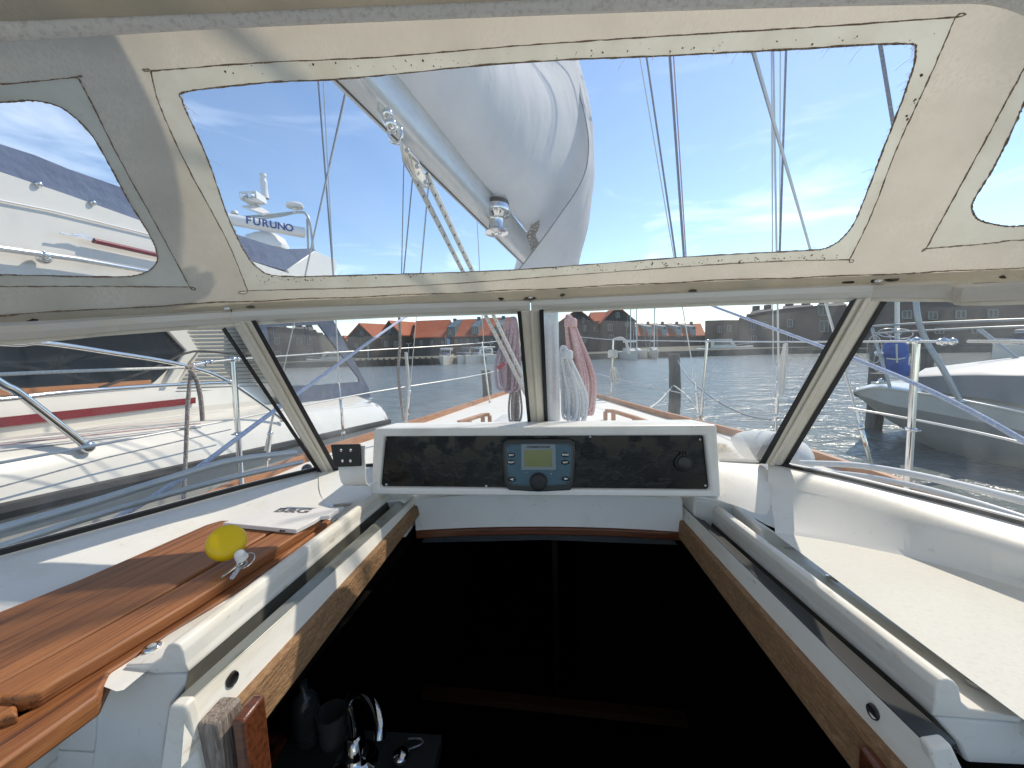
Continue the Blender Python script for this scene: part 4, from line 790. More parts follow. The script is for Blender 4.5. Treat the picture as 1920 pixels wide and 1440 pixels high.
coil('rope_coil', 'pale grey rope coil hanging low in front of the pink coil on the mast', rope_g, (1056, 650), (1078, 800), 38, 9, .0085, 2.2, 11, knot=(1064, 666, 8), sd_=5)
coil('rope_coil', 'mauve rope coil hanging left of the mast behind the left windscreen pane', rope_m, (962, 596), (953, 738), 30, 9, .009, 2.35, 12, sd_=8)
coil('rope_coil', 'brown flecked rope coil hanging lowest on the left of the mast', rope_k, (966, 700), (966, 800), 20, 5, .007, 2.4, 7, sd_=9)
coil('rope_coil', 'small cream rope coil tied on the forward right stanchion', rope_w, (1150, 690), (1153, 722), 12, 3, .010, 4.85, 7, knot=(1149, 664, 8), sd_=12)
coil('rope_coil', 'cream rope hank hanging beside the right shroud turnbuckle', rope_w, (1473, 645), (1466, 745), 8, 3, .006, 2.35, 4, sd_=14)
o = rope('rope_end', rope_w, [P(1152, 636, 4.85), P(1165, 634, 4.85), P(1174, 642, 4.85), P(1180, 664, 4.85)], .016, None); tag(o, 'cream rope end arching over the forward right stanchion', 'rope')
o = rope('knotted_rope', rope_k, [PX(350, 690, -1.5), PX(362, 684, -1.5), PX(358, 700, -1.49), PX(352, 760, -1.49), PX(348, 860, -1.5), PX(343, 960, -1.5)], .008, None); tag(o, 'brown flecked rope hanging down from the left lifeline', 'rope')
o = rope('rope_tail', rope_k, [PX(356, 694, -1.48), PX(368, 712, -1.48), PX(376, 745, -1.48), PX(380, 789, -1.48)], .009, None); tag(o, 'short brown rope tail hanging beside the longer knotted rope', 'rope')
b = MB(); b.prism([P(x, y, 2.25) for x, y in ((944, 678), (948, 684), (935, 695), (931, 688))], (0, .004, 0)); tag(b.build('ribbon', red, None), 'short red ribbon end beside the mauve coil', 'ribbon')
o = rope('mooring_line', rope_w, [P(1345, 835, 2.9), P(1290, 745, 5), P(1262, 722, 8.5)], .012, None); tag(o, 'white mooring line running from the right deck to the pile ahead', 'rope')
o = rope('mooring_line', rope_w, [P(1215, 768, 4.6), P(1236, 752, 6), P(1252, 735, 7.6), P(1262, 722, 8.4)], .011, None); tag(o, 'slack white line drooping from the bow to the pile ahead', 'rope')
o = rope('dark_line', dwire, [P(1270, 665+10, 8.4), P(1290, 708, 5.6), P(1335, 745, 3.8), P(1390, 775, 3.0), P(1445, 787, 2.5)], .007, None); tag(o, 'thin dark line sagging towards the right shroud', 'rope')
# fender and sheepskin on the right side deck
fd = thing('fender', 'white teardrop fender lying on the right side deck beside the windscreen post', 'fender', P(1440, 860, 1.75))
c0, c1 = P(1380, 824, 1.95), P(1508, 868, 1.42); d = (c1-c0).normalized()
b = MB(); Ln = (c1-c0).length; b.lathe([(0, 0), (.025, .01), (.045, .05*Ln/.5), (.07, .15*Ln/.5), (.085, .26*Ln/.5), (.088, .36*Ln/.5), (.078, .44*Ln/.5), (.05, .48*Ln/.5), (.02, .5*Ln/.5), (0, .505*Ln/.5)], c0, d, 24); b.build('fender_body', fender_w, fd, sub=1)
b = MB(); b.tube([c0 - d*.02+V((.012*math.cos(a), 0, .012*math.sin(a))) for a in [k*math.pi/5 for k in range(10)]], .005, 6, closed=True); b.build('eye', fender_w, fd)
b = MB(); random.seed(4); c = P(1352, 852, 1.3)
for i in range(900):
    a, e = random.uniform(0, 6.28), random.uniform(-.3, 1.4); dd = V((math.cos(a)*math.cos(e), math.sin(a)*math.cos(e)*1.2, math.sin(e))); p = c+V((dd.x*.035, dd.y*.06, dd.z*.05-.02)); q = p+dd*random.uniform(.012, .024)+V((0, 0, -.01)); w = dd.orthogonal().normalized()*.0018
    b.add([p-w, p+w, q], [(0, 1, 2)], False)
b.ball(c+V((0, 0, -.02)), (.036, .06, .05), 12); tag(b.build('sheepskin', fluff, None), 'fluffy cream sheepskin pad outside the windscreen right of the console', 'sheepskin')
# ================================================================== neighbouring motor yacht on the left
my = thing('motor_yacht', 'large white motor yacht with a dark red stripe and navy canvas moored on the left', 'motor yacht', (-3.5, 2, 0))
def sidel(x, a, c):
    p, q = PX(*a, x), PX(*c, x); return lambda y: p+(q-p)*((y-p.y)/(q.y-p.y))
rub = sidel(-2.3, (0, 955), (566, 826)); gun = sidel(-2.42, (0, 838), (433, 790)); base = sidel(-2.85, (0, 803), (367, 763)); wb_ = sidel(-2.9, (0, 742), (300, 722))
ysd = [-4+i*.5 for i in range(20)]+[PX(716, 782, -2.36).y]
ye = ysd[-1]
b = MB(); rows = []
for y in ysd:
    r_, g = rub(y), gun(y); rows.append([V((-2.75, y, -.3)), V((-2.62, y, 0)), lerp(V((-2.62, y, 0)), r_, .55)+V((.05, 0, 0)), r_-V((0, 0, .03))])
b.grid(rows); b.add([rows[-1][0], rows[-1][1], rows[-1][2], rows[-1][3], rows[-1][3]+V((-3.2, .2, 0)), V((-5.8, ye, 0))], [tuple(range(6))], False); b.build('hull', hull_g, my)
b = MB(); b.grid([[rub(y)+V((0, 0, -.0)), lerp(rub(y), gun(y), .5)+V((.02, 0, 0)), gun(y)+V((0, 0, -.015)), gun(y)+V((-.04, 0, .01)), base(y)+V((0, 0, -.05)), base(y)] for y in ysd]); q = rub(ye); g = gun(ye)
b.add([q, g, g+V((-3.1, .2, 0)), q+V((-3.1, .2, 0))], [(0, 1, 2, 3)], False); b.build('topsides', white_b, my)
b = MB(); b.sweep([(-.02, -.035), (.02, -.03), (.028, 0), (.02, .03), (-.02, .035)], [rub(y)+V((.015, 0, -.01)) for y in ysd]); b.build('rub_rail', rubber, my)
b = MB(); b.sweep([(-.004, -.008), (.006, -.008), (.006, .008), (-.004, .008)], [rub(y)+V((.024, 0, .012)) for y in ysd]); b.build('rail_bead', galv, my)
for dz in (.0, .03):
    b = MB(); b.tube([gun(y)+V((.004, 0, dz-.02)) for y in ysd[:-7]], .004, 6); b.build('pin_stripe', rope_m if dz else dwire, my)
b = MB(); b.tube([PX(x, y, -2.27) for x, y in ((-200, 965), (0, 913), (200, 858), (433, 805))], .004, 5); b.build('pin_stripe', dwire, my)
ys2 = [y for y in ysd if y < 3.2]
def top_(y): return V((-3.0, y, CZ+.32))
b = MB(); b.grid([[base(y), wb_(y), top_(y), V((-3.0, y, CZ+.4))] for y in ysd if y < 5.2], smooth=False); b.build('cabin_side', white_b, my)
b = MB(); x_ = -2.83
b.prism([PX(x, y, x_) for x, y in ((-300, 838), (0, 801.5), (367, 756), (367, 745), (0, 783), (-300, 818))], (-.02, 0, 0)); b.build('red_stripe', stripe_r, my)
b = MB(); b.prism([PX(x, y, -2.88) for x, y in ((-400, 780), (0, 742), (283, 719), (290, 716), (347, 662), (350, 650), (300, 600), (240, 560), (-400, 560))], (-.02, 0, 0)); b.build('window', dglass, my)
b = MB(); b.prism([PX(x, y, -2.87) for x, y in ((-300, 766), (0, 742), (283, 719), (284, 712), (0, 731), (-300, 752))], (-.01, 0, 0)); b.build('window_sill', teak_out, my)
b = MB(); b.prism([PX(x, y, -2.86) for x, y in ((240, 560), (345, 560), (345, 612), (372, 657), (320, 722), (309, 722), (350, 657), (300, 604))], (-.05, 0, 0)); b.build('pillar', white_b, my, bevel=.006)
lp = [(345, 590), (600, 590), (600, 700), (505, 738), (316, 743), (372, 660), (340, 612)]
b = MB(); b.prism([PX(x, y, -2.90) for x, y in lp], (-.02, 0, 0)); b.build('louvre_panel', louvre, my)
b = MB()
for k in range(20):
    y = 604+k*7.2; xa = 345+ (y-612)*.55 if y < 660 else 372-(y-660)*.66; sl = -.035
    b.bar(PX(xa+6, y, -2.885), PX(560, y+sl*(560-xa)+4, -2.885), .008, .006)
b.build('louvre_slots', dark_l, my)['kind'] = 'stuff'
for pts, r in (([(-50, 640), (33, 645), (83, 643), (200, 660), (343, 685), (430, 717), (530, 787)], .013), ([(-120, 640), (0, 718), (43, 743), (163, 838)], .018), ([(-200, 760), (0, 749), (133, 735), (300, 723), (430, 717)], .012)):
    b = MB(); b.tube(spline([PX(x, y, -2.36) for x, y in pts], 6), r, 10); b.ball(PX(*pts[-1], -2.36), r*1.9, 12); b.build('hand_rail', steel, my)
b = MB(); b.tube(spline([PX(x, y, -2.5) for x, y in ((187, 727), (290, 690), (362, 659), (440, 664), (520, 668))], 5), .008, 6); b.build('dark_cord', rubber, my)
# stern deck, canvas enclosure
b = MB(); b.prism([PX(x, y, -2.44) for x, y in ((440, 790), (575, 772), (694, 757), (717, 763), (718, 776), (594, 803), (440, 842))], (-.6, 0, 0)); b.build('stern_deck', white_b, my, bevel=.02, seg=3)
b = MB()
for k in range(6): b.bar(PX(645+k*1, 822+k*5, -2.36), PX(715, 806+k*5, -2.36), .02, .012)
b.build('vent_slats', white_b, my)
b = MB(); c = PX(694, 752, -2.5); b.bar(c+V((0, -.08, .03)), c+V((0, .08, .03)), .02, .02); b.box(c+V((0, -.03, 0)), (.02, .02, .06)); b.box(c+V((0, .03, 0)), (.02, .02, .06)); b.build('cleat', steel, my, bevel=.004)
ce = [PX(x, y, -2.75) for x, y in ((470, 575), (612, 575), (691, 727), (694, 745), (580, 768), (540, 765), (470, 640))]
ci = [PX(x, y, -2.75) for x, y in ((500, 613), (598, 609), (672, 708), (673, 716), (590, 722), (536, 723), (512, 680))]
b = MB(); b.add([p for p in ce+ci], [(i, (i+1) % 7, 7+(i+1) % 7, 7+i) for i in range(7)], False); b.add([p+V((-.03, 0, 0)) for p in ce+ci], [(i, (i+1) % 7, 7+(i+1) % 7, 7+i) for i in range(7)], False); b.build('stern_canvas', navy, my)
b = MB(); b.add([p+V((-.01, 0, 0)) for p in ci], [tuple(range(7))], False); b.build('canvas_window', smallglass, my)
b = MB()
for x, y, x2, y2 in ((511, 620, 513, 640), (577, 612, 580, 645)): b.bar(PX(x, y, -2.74), PX(x2, y2, -2.74), .01, .01)
b.add([p+V((-.9, .05, 0)) for p in ce[2:4]]+[ce[3], ce[2]], [(0, 1, 2, 3)], False); b.build('canvas_strap', navy, my)
b = MB(); b.hexa([V((-5.8, 5.2, .9)), V((-2.8, 5.2, .9)), V((-2.8, 5.7, .9)), V((-5.8, 5.7, .9)), V((-5.8, 4.9, 1.0)), V((-2.8, 4.9, 1.0)), V((-2.8, 5.6, 1.0)), V((-5.8, 5.6, 1.0))]); b.build('transom_seat', white_b, my)
# flybridge seen through the sprayhood
up_e = [(-500, 130), (-200, 250), (0, 322), (127, 365), (259, 412), (345, 444), (448, 482), (540, 512), (592, 530)]
low = [(592, 560), (300, 575), (0, 600), (-500, 650)]
b = MB(); b.prism([PX(x, y, -3.0) for x, y in up_e+low], (-2.4, 0, 0)); b.build('flybridge', white_b, my)
b = MB(); b.prism([PX(x, y, -3.02) for x, y in ((-500, 60), (0, 270), (66, 291), (129, 317), (227, 351), (330, 396), (448, 441), (495, 456), (531, 467), (587, 466), (592, 470), (540, 508), (448, 482), (345, 444), (259, 412), (127, 365), (0, 322), (-500, 130))], (-.05, 0, 0)); b.build('flybridge_canvas', bluecan, my)
b = MB(); b.prism([PX(x, y, -3.01) for x, y in ((538, 506), (590, 470), (618, 482), (631, 488), (632, 500), (620, 540), (560, 540))], (-1.8, 0, 0)); b.build('wing', white_b, my, bevel=.01)
b = MB(); b.tube([PX(x, y, -2.93) for x, y in ((-300, 410), (0, 466), (140, 485), (330, 518))], .017, 10); b.ball(PX(82, 484, -2.95), .035, 12); b.ball(PX(82, 478, -2.93), .024, 12); b.build('side_rail', steel, my)
b = MB(); b.tube([PX(x, y, -2.95) for x, y in ((175, 451), (290, 477), (360, 492))], .018, 8); b.build('boat_hook', stripe_r, my)
b = MB(); b.tube([PX(x, y, -2.95) for x, y in ((112, 437), (150, 444), (176, 451))], .006, 6); b.tube([PX(x, y, -2.95) for x, y in ((135, 440), (155, 440), (176, 449))], .008, 6); b.build('hook_end', steel, my)
b = MB(); b.tube([PX(x, y, -2.985) for x, y in ((-300, 290), (0, 375), (100, 395), (250, 432), (330, 452))], .006, 5); b.build('moulding', white_p, my)
for x, y in ((72, 345), (174, 380)): b = MB(); b.ball(PX(x, y, -2.99), .02, 10); b.build('canvas_fastener', steel, my)
rd = lambda x, y, d=5.6: P(x, y, d)
b = MB(); a, c = rd(412, 408, 5.2), rd(572, 437, 5.9); b.tube([a, lerp(a, c, .01), lerp(a, c, .99), c], [.05, .078, .078, .05], 20); ra = b.build('radar_scanner', white_p, my)
ax1 = (c-a).normalized(); nx = (EYE-lerp(a, c, .5)); nx = (nx-ax1*nx.dot(ax1)).normalized(); u3 = nx.cross(ax1); 
nx2 = (nx+u3*.42).normalized(); u4 = nx2.cross(ax1)
for i, ch in enumerate('FURUNO'): text(ch, .15, rd(461+i*15.4, 416.5+i*2.9, 5.4+i*.06).lerp(lerp(a, c, (461+i*15.4-412)/160)+nx2*.081, 1), ax1, u4, inkb, ra, bold=.004, sxx=.92)
b = MB(); b.lathe([(.3, 0), (.31, .05), (.26, .17), (.14, .24), (.07, .26), (.07, .34)], rd(500, 468, 5.8), (0, 0, 1), 24); b.build('radar_dome', white_p, my)
b = MB(); b.tube(spline([rd(440, 408, 5.9), rd(500, 404, 5.9), rd(560, 398, 5.9), rd(574, 402, 5.9), rd(582, 422, 5.9), rd(588, 470, 5.9)], 6), .02, 8); b.tube(spline([rd(460, 414, 5.7), rd(520, 406, 5.8), rd(552, 399, 5.9)], 5), .016, 8); b.tube([rd(576, 410, 5.9), rd(578, 466, 5.9)], .018, 8); b.build('mast_frame', galv, my)
b = MB(); b.hexa([rd(449, 374, 5.6), rd(481, 372, 5.6), rd(501, 384, 6.0), rd(470, 386, 6.0), rd(447, 359, 5.6), rd(480, 357, 5.6), rd(500, 371, 6.0), rd(468, 374, 6.0)]); b.build('lamp_box', white_p, my, bevel=.01)
for x, y in ((458, 369), (473, 368)): b = MB(); b.lathe([(0, .05), (.03, .05), (.045, 0)], rd(x, y, 5.58), (0, -1, 0), 12); b.build('lamp', steel, my)
b = MB(); b.hexa([rd(452, 388, 5.6), rd(492, 404, 5.7), rd(504, 402, 5.9), rd(480, 385, 5.9), rd(453, 386, 5.6), rd(494, 400, 5.7), rd(506, 398, 5.9), rd(481, 383, 5.9)]); b.build('lamp_bracket', white_p, my)
b = MB(); b.lathe([(.06, 0), (.05, .08), (.045, .2), (.05, .22), (.05, .26), (.04, .28), (.04, .32), (.05, .33), (.045, .37), (0, .38)], rd(497, 372, 6.0), (0, 0, 1), 16); b.build('navigation_light', white_p, my)
b = MB(); b.lathe([(0, 0), (.12, .0), (.13, .03), (.10, .06), (0, .065)], rd(553, 389, 5.9), (0, 0, 1), 20); b.tube([rd(553, 390, 5.9), rd(553, 399, 5.9)], .03, 8); b.build('satellite_disc', white_p, my)
b = MB(); b.lathe([(.05, 0), (.05, .03), (.03, .05), (0, .055)], rd(440, 401, 5.9), (0, 0, 1), 14); b.tube([rd(440, 401, 5.9), rd(440, 408, 5.9)], .02, 8); b.build('small_dome', white_p, my)
# ================================================================== neighbouring sailing boat on the right
rb = thing('sailboat', 'grey sailing boat with its overhanging bow and steel pulpit moored on the right', 'sailboat', (7, 7, 0))
st = [(1601, 735, 6.6), (1636, 728, 6.42), (1668, 730, 6.25), (1724, 738, 6.0), (1801, 751, 5.55), (1920, 776, 5.0), (2200, 842, 4.2), (2600, 950, 3.4)]
drk = [(1603, 738), (1640, 750), (1668, 759), (1724, 769), (1801, 784), (1920, 809), (2200, 885), (2600, 1010)]
wl = [(1606, 741), (1659, 783), (1697, 806), (1745, 838), (1812, 868), (1930, 894), (2200, 965), (2600, 1080)]
topb = [P(x, y, d) for x, y, d in st]; dk_ = [P(x, y, s_[2]+.03) for (x, y), s_ in zip(drk, st)]; w_ = [P(x, y, s_[2]*(1.0 if i < 1 else 1.04)) for i, ((x, y), s_) in enumerate(zip(wl, st))]
w_ = [V((p.x, p.y, max(p.z, -.05))) for p in w_]
cat_ = lambda L: spline(L, 5)
T_, D_2, W_ = cat_(topb), cat_(dk_), cat_(w_)
dv = V((2.0, 1.9, 0)); far_ = [p+dv*min(1, i/14)*(1 if i else 0)+V((0, 0, 0)) for i, p in enumerate(T_)]
b = MB(); b.grid([T_, D_2]); b.build('upper_hull', hull_g, rb); b = MB(); b.grid([D_2, [lerp(p, q, .55)+V((-.02, -.03, 0)) for p, q in zip(D_2, W_)], W_]); b.grid([W_, [V((p.x+.9, p.y+.9, -.4 if p.z < .12 else p.z)) for p in W_], [V((p.x, p.y, 0 if w.z < .12 else w.z)) for p, w in zip(far_, W_)], far_]); b.build('lower_hull', anti, rb)
b = MB(); b.grid([T_, [lerp(p, q, .1)+V((0, 0, .02)) for p, q in zip(T_, far_)], [lerp(p, q, .5)+V((0, 0, .05)) for p, q in zip(T_, far_)], far_]); b.build('deck', white_b, rb)
b = MB(); b.tube([p+V((0, 0, .006)) for p in T_], .018, 8); b.build('gunwale', white_b, rb)
ct = [P(x, y, d) for x, y, d in ((1726, 729, 6.1), (1801, 742, 5.7), (1920, 761, 5.2), (2300, 850, 4.3))]; cu_ = [P(x, y, d) for x, y, d in ((1700, 708, 6.3), (1801, 704, 5.8), (1920, 705, 5.3), (2300, 712, 4.4))]; cv_ = [P(x, y, d) for x, y, d in ((1716, 702, 6.4), (1801, 692, 6.0), (1920, 679, 5.6), (2300, 640, 4.8))]
b = MB(); b.grid([cat_(ct), cat_(cu_)]); b.build('cabin_side', mat('grey cabin side', (.20, .21, .21), .5), rb)
b = MB(); b.grid([cat_(cu_), [p+V((.02, .02, .02)) for p in cat_(cu_)], cat_(cv_), [p+V((.6, .5, .05)) for p in cat_(cv_)], [p+V((1.2, 1.1, -.35)) for p in cat_(cv_)]]); b.build('coach_roof', mat('grey white coach roof', (.46, .46, .44), .5), rb)
for pts, r in (([(1634, 612, 6.5), (1645, 650, 6.4), (1669, 727, 6.25)], .022), ([(1717, 560, 5.9), (1722, 600, 5.85), (1737, 640, 5.8), (1768, 692, 5.65), (1800, 751, 5.55)], .034), ([(1836, 617, 6.6), (1916, 680, 6.0)], .028), ([(1632, 612, 6.5), (1728, 606, 5.9), (1920, 599, 5.0), (2300, 590, 4)], .016), ([(1640, 625, 6.5), (1730, 620, 5.9), (1920, 612, 5.0), (2300, 606, 4)], .014)):
    b = MB(); b.tube(spline([P(*q) for q in pts], 5), r, 9); b.build('pulpit_tube', galv, rb)
b = MB(); b.ball(P(1649, 662, 6.4), (.07, .05, .045), 12); b.lathe([(.0, .01), (.08, .01), (.09, 0)], P(1801, 752, 5.55), (0, 0, 1), 16); b.build('pulpit_fitting', steel, rb)
b = MB(); b.tube([P(1681, 400, 6.6), P(1682, 560, 6.6), P(1682, 690, 6.6)], .03, 8); b.build('forestay', wire, rb)
b = MB(); c = P(1649, 718, 6.5); b.box(c, (.18, .1, .04)); b.ball(c+V((.02, 0, .03)), .04); b.build('bow_roller', steel, rb, bevel=.008)
for k, (cx, cy, a_, b_) in enumerate(((1668, 624, 22, 8), (1690, 626, 22, 9), (1640, 655, 14, 26), (1648, 680, 10, 18), (1655, 640, 16, 16))):
    b = MB(); b.tube([P(cx+a_*math.cos(t), cy+b_*math.sin(t), 6.4+.1*math.sin(t)) for t in [m*math.pi/10 for m in range(20)]], .007, 6, closed=True); b.build('wire_loop', wire, rb)
bf = thing('fender', 'blue covered fender hanging on the bow pulpit of the boat on the right', 'fender', P(1682, 700, 6.45))
b = MB(); c = P(1677, 668, 6.45); b.lathe([(0, .26), (.08, .25), (.14, .2), (.165, .1), (.165, -.12), (.15, -.2), (.1, -.26), (0, -.28)], c, (0.03, 0, 1), 20); b.build('upper_bag', fender_b, bf, sub=1)
b = MB(); c = P(1686, 692, 6.42); b.ball(c, (.2, .13, .12), 16, Matrix.Rotation(.35, 3, 'Y')); b.build('lower_bag', fender_b, bf)
b = MB(); b.tube([P(1681, 645, 6.25), P(1682, 680, 6.25)], .012, 6); b.tube([P(1662, 672, 6.3), P(1682, 674, 6.22), P(1697, 671, 6.3)], .01, 6); b.build('lashing', rope_w, bf)
# ================================================================== far quay and houses
quay_m = mat('stone quay', (.17, .155, .13), .9, noise=(1.5, (.10, .095, .08), .42, .68, I3)); grass_m = mat('quay ground', (.16, .15, .11), .95, noise=(.6, (.08, .09, .045), .45, .65, I3)); wharf_m = mat('dark wharf timber', (.05, .05, .048), .85, noise=(2, (.02, .02, .02), .4, .65, (4, 1, .5)))
roof_m = mat('orange clay tile roof', (.46, .11, .035), .8, noise=[(1.2, (.36, .09, .035), .4, .7, I3), (9, (.26, .07, .035), .52, .7, (1, 1, 3))], bump=(9, .4, .05, (2.5, 1, 1)))
tim_d = mat('dark tarred timber wall', (.035, .038, .042), .75, noise=(2.5, (.07, .07, .07), .45, .7, (3, 3, .4)))
tim_b = mat('weathered brown timber wall', (.10, .085, .07), .8, noise=(2.5, (.055, .045, .04), .4, .65, (3, 3, .4)))
dorm = mat('blue grey dormer', (.09, .13, .16), .7); dorm_l = mat('pale blue dormer', (.28, .36, .40), .7)
brick = mat('brown brick wall', (.20, .165, .14), .9, noise=[(.35, (.13, .11, .095), .42, .66, I3), (6, (.19, .15, .13), .5, .7, (1, 1, 3))])  # base lightened to carry haze in the wall colour
winf = mat('pale window frame', (.30, .32, .32), .6); wing_ = mat('dark house window', (.04, .05, .06), .15); lamp_m = mat('lamp post grey', (.35, .36, .36), .5)
yq = 44; zq = P(850, 671, yq).z
b = MB(); b.hexa([V((-90, yq, -1)), V((60, yq+1, -1)), V((60, 300, -1)), V((-90, 300, -1)), V((-90, yq, zq)), V((60, yq+1, zq)), V((60, 300, zq+.3)), V((-90, 300, zq+.3))]); struct(b.build('quay', quay_m))
b = MB(); b.prism([V((-90, yq+3, zq+.004)), V((60, yq+3, zq+.004)), V((60, 290, zq+.3)), V((-90, 290, zq+.3))], (0, 0, .01)); struct(b.build('quay_ground', grass_m))
b = MB(); x0, x1 = P(668, 680, yq-1.2).x, P(812, 680, yq-1.2).x
b.hexa([V((x0, yq-1.5, -.5)), V((x1, yq-1.5, -.5)), V((x1, yq-.01, -.5)), V((x0, yq-.01, -.5)), V((x0, yq-1.5, zq+.05)), V((x1, yq-1.5, zq+.05)), V((x1, yq-.01, zq+.05)), V((x0, yq-.01, zq+.05))])
for i in range(14): x = lerp(V((x0, 0, 0)), V((x1, 0, 0)), i/13).x; b.tube([V((x, yq-1.6, -.5)), V((x, yq-1.6, zq+.2))], .12, 6)
tag(b.build('wharf', wharf_m, None), 'low dark timber wharf on the far shore left of the white motor boats', 'wharf')
def hwin(par, px, py, w, h, Y, n_=1, m=wing_):
    c = P(px, py, Y-.05); ww, hh = w/720*Y, h/720*Y; b = MB(); b.box(c, (ww, .06, hh)); o = b.build('window', m, par)
    b = MB()
    for dx in (-ww/2, 0, ww/2): b.box(c+V((dx, -.05, 0)), (ww*.09, .05, hh))
    for dz in (-hh/2, hh/2): b.box(c+V((0, -.052, dz)), (ww*1.09, .05, ww*.09))
    b.build('frame', winf, o)
def eave_house(label, pl, pr, eave, ridge, base, Y, wm=tim_d, wins=(), dormers=(), slant=(0, 0), rm=roof_m, dm=None, chim=(), cat='house', group=None, dep=6):
    t = thing('row_house', label, cat, P((pl+pr)/2, base, Y), group)
    a, c = P(pl, base, Y), P(pr, base, Y); zb = zq; a.z = c.z = zb; e0, e1 = P(pl, eave, Y), P(pr, eave+(slant[1] if len(slant) > 2 else 0), Y); zz = (e0.z+e1.z)/2
    e0.z = e1.z = zz; b = MB(); b.hexa([V((a.x, Y, zb)), V((c.x, Y, zb)), V((c.x, Y+dep*2, zb)), V((a.x, Y+dep*2, zb)), V((e0.x, Y, zz)), V((e1.x, Y, zz)), V((e1.x, Y+dep*2, zz)), V((e0.x, Y+dep*2, zz))]); b.build('wall', wm, t)
    r0_, r1_ = P(pl+slant[0], ridge, Y+dep*.8), P(pr+slant[0], ridge, Y+dep*.8); zr = (r0_.z+r1_.z)/2
    q = [V((e0.x-.1, Y-.25, zz-.05)), V((e1.x+.1, Y-.25, zz-.05)), V((r1_.x+.1, Y+dep*.8, zr)), V((r0_.x-.1, Y+dep*.8, zr))]; k = [V((e0.x-.1, Y+dep*2+.2, zz-.05)), V((e1.x+.1, Y+dep*2+.2, zz-.05))]
    b = MB(); b.prism(q, (0, .05, .16)); b.prism([q[3], q[2], k[1], k[0]], (0, -.02, .14)); rf = b.build('roof', rm, t)
    for s_, e_, r_ in ((0, e0, q[3]), (1, e1, q[2])): MB().prism([V((e_.x, Y, zz)), V((e_.x, Y+dep*2, zz)), V((r_.x, Y+dep*.8, zr-.1))], (.05 if s_ == 0 else -.05, 0, 0)).build('gable', wm, t)
    for x, w, top, bot in dormers:
        m_ = dm or dorm; f = P(x, bot, Y-.0); g = P(x, top, Y); ww = w/720*Y
        b = MB(); b.hexa([V((f.x-ww/2, Y-.1, zz-.1)), V((f.x+ww/2, Y-.1, zz-.1)), V((f.x+ww/2, Y+dep*.7, zz)), V((f.x-ww/2, Y+dep*.7, zz)), V((f.x-ww/2, Y-.1, lerp(f, g, .55).z)), V((f.x+ww/2, Y-.1, lerp(f, g, .55).z)), V((f.x+ww/2+slant[0]/720*Y, Y+dep*.75, P(x, top, Y+dep*.75).z)), V((f.x-ww/2+slant[0]/720*Y, Y+dep*.75, P(x, top, Y+dep*.75).z))])
        o = b.build('dormer', m_, t); c_ = V((f.x, Y-.12, lerp(f, g, .28).z)); hh = (g.z-f.z)*.42; MB().box(c_, (ww*.55, .06, hh)).build('window', wing_, o)
        b = MB(); [b.box(c_+V((dx*ww*.28, -.04, 0)), (.07, .05, hh)) for dx in (-1, 0, 1)]; b.build('frame', winf, o)
    for x, y in chim: c_ = P(x, y, Y+dep*.7); MB().box(c_+V((0, 0, -.4)), (.55, .55, 1.3)).build('chimney', dorm, rf, bevel=.04)
    for x, y, w, h in wins: hwin(t, x, y, w, h, Y)
    return t
def gable_house(label, pl, pr, apex, eave_l, eave_r, base, Y, dep, wm, wins=(), group=None, beams=True, shift=0):
    t = thing('gabled_house', label, 'house', P((pl+pr)/2, base, Y), group)
    a, c, e0, e1, ap_ = P(pl, base, Y), P(pr, base, Y), P(pl, eave_l, Y), P(pr, eave_r, Y), P(*apex, Y); ze = (e0.z+e1.z)/2
    poly = [V((a.x, Y, zq)), V((c.x, Y, zq)), V((c.x, Y, ze)), V((ap_.x, Y, ap_.z)), V((a.x, Y, ze))]; MB().prism(poly, (shift, dep, 0)).build('wall', wm, t)
    b = MB(); o = V((0, -.35, .05)); dv_ = V((shift, dep+.5, 0))
    for p, q in ((V((a.x-.3, Y, ze-.3)), V((ap_.x, Y, ap_.z+.05))), (V((ap_.x, Y, ap_.z+.05)), V((c.x+.3, Y, ze-.3)))): b.prism([p+o, q+o, q+o+dv_, p+o+dv_], (0, 0, .18))
    b.build('roof', roof_m, t)
    if beams:
        b = MB(); n_ = 7
        for i in range(n_+1):
            x = a.x+(c.x-a.x)*i/n_; h = ze+(ap_.z-ze)*max(0, 1-abs(x-ap_.x)/((c.x-a.x)/2)); b.box(V((x, Y-.06, (zq+h)/2)), (.16, .1, h-zq-.1))
        for z in (zq+.2, lerp(V((0, 0, zq)), V((0, 0, ze)), .5).z, ze): b.box(V(((a.x+c.x)/2, Y-.065, z)), (c.x-a.x, .1, .18))
        b.build('beams', tim_d, t)
    for x, y, w, h in wins: hwin(t, x, y, w, h, Y)
    return t
HG = 'houses along the far quay'
gable_house('small dark gabled house at the left end of the far quay', 636, 654, (645, 632), 642, 642, 668, 66, 8, tim_b, group=HG, beams=False)
gable_house('weathered timber gable house with orange roof, second from the left on the quay', 655, 701, (675, 609), 633, 632, 664, 62, 12, tim_b, [(679, 625, 5, 7), (668, 648, 5, 7), (690, 648, 5, 7)], HG, shift=6)
eave_house('low linking house with short orange roof between two timber gables', 699, 722, 632, 619, 664, 64, tim_b, [(708, 645, 5, 7), (716, 645, 5, 7)], group=HG)
gable_house('brown timber gable house with a small chimney beside the low orange roof', 716, 754, (730, 604), 626, 630, 664, 62, 12, tim_b, [(730, 620, 5, 8), (724, 645, 6, 9), (742, 645, 6, 9)], HG, shift=5)
eave_house('low orange roofed house left of the long dark row', 752, 778, 641, 617, 664, 66, tim_d, [(760, 652, 4, 6), (770, 652, 4, 6)], slant=(3, 0), group=HG)
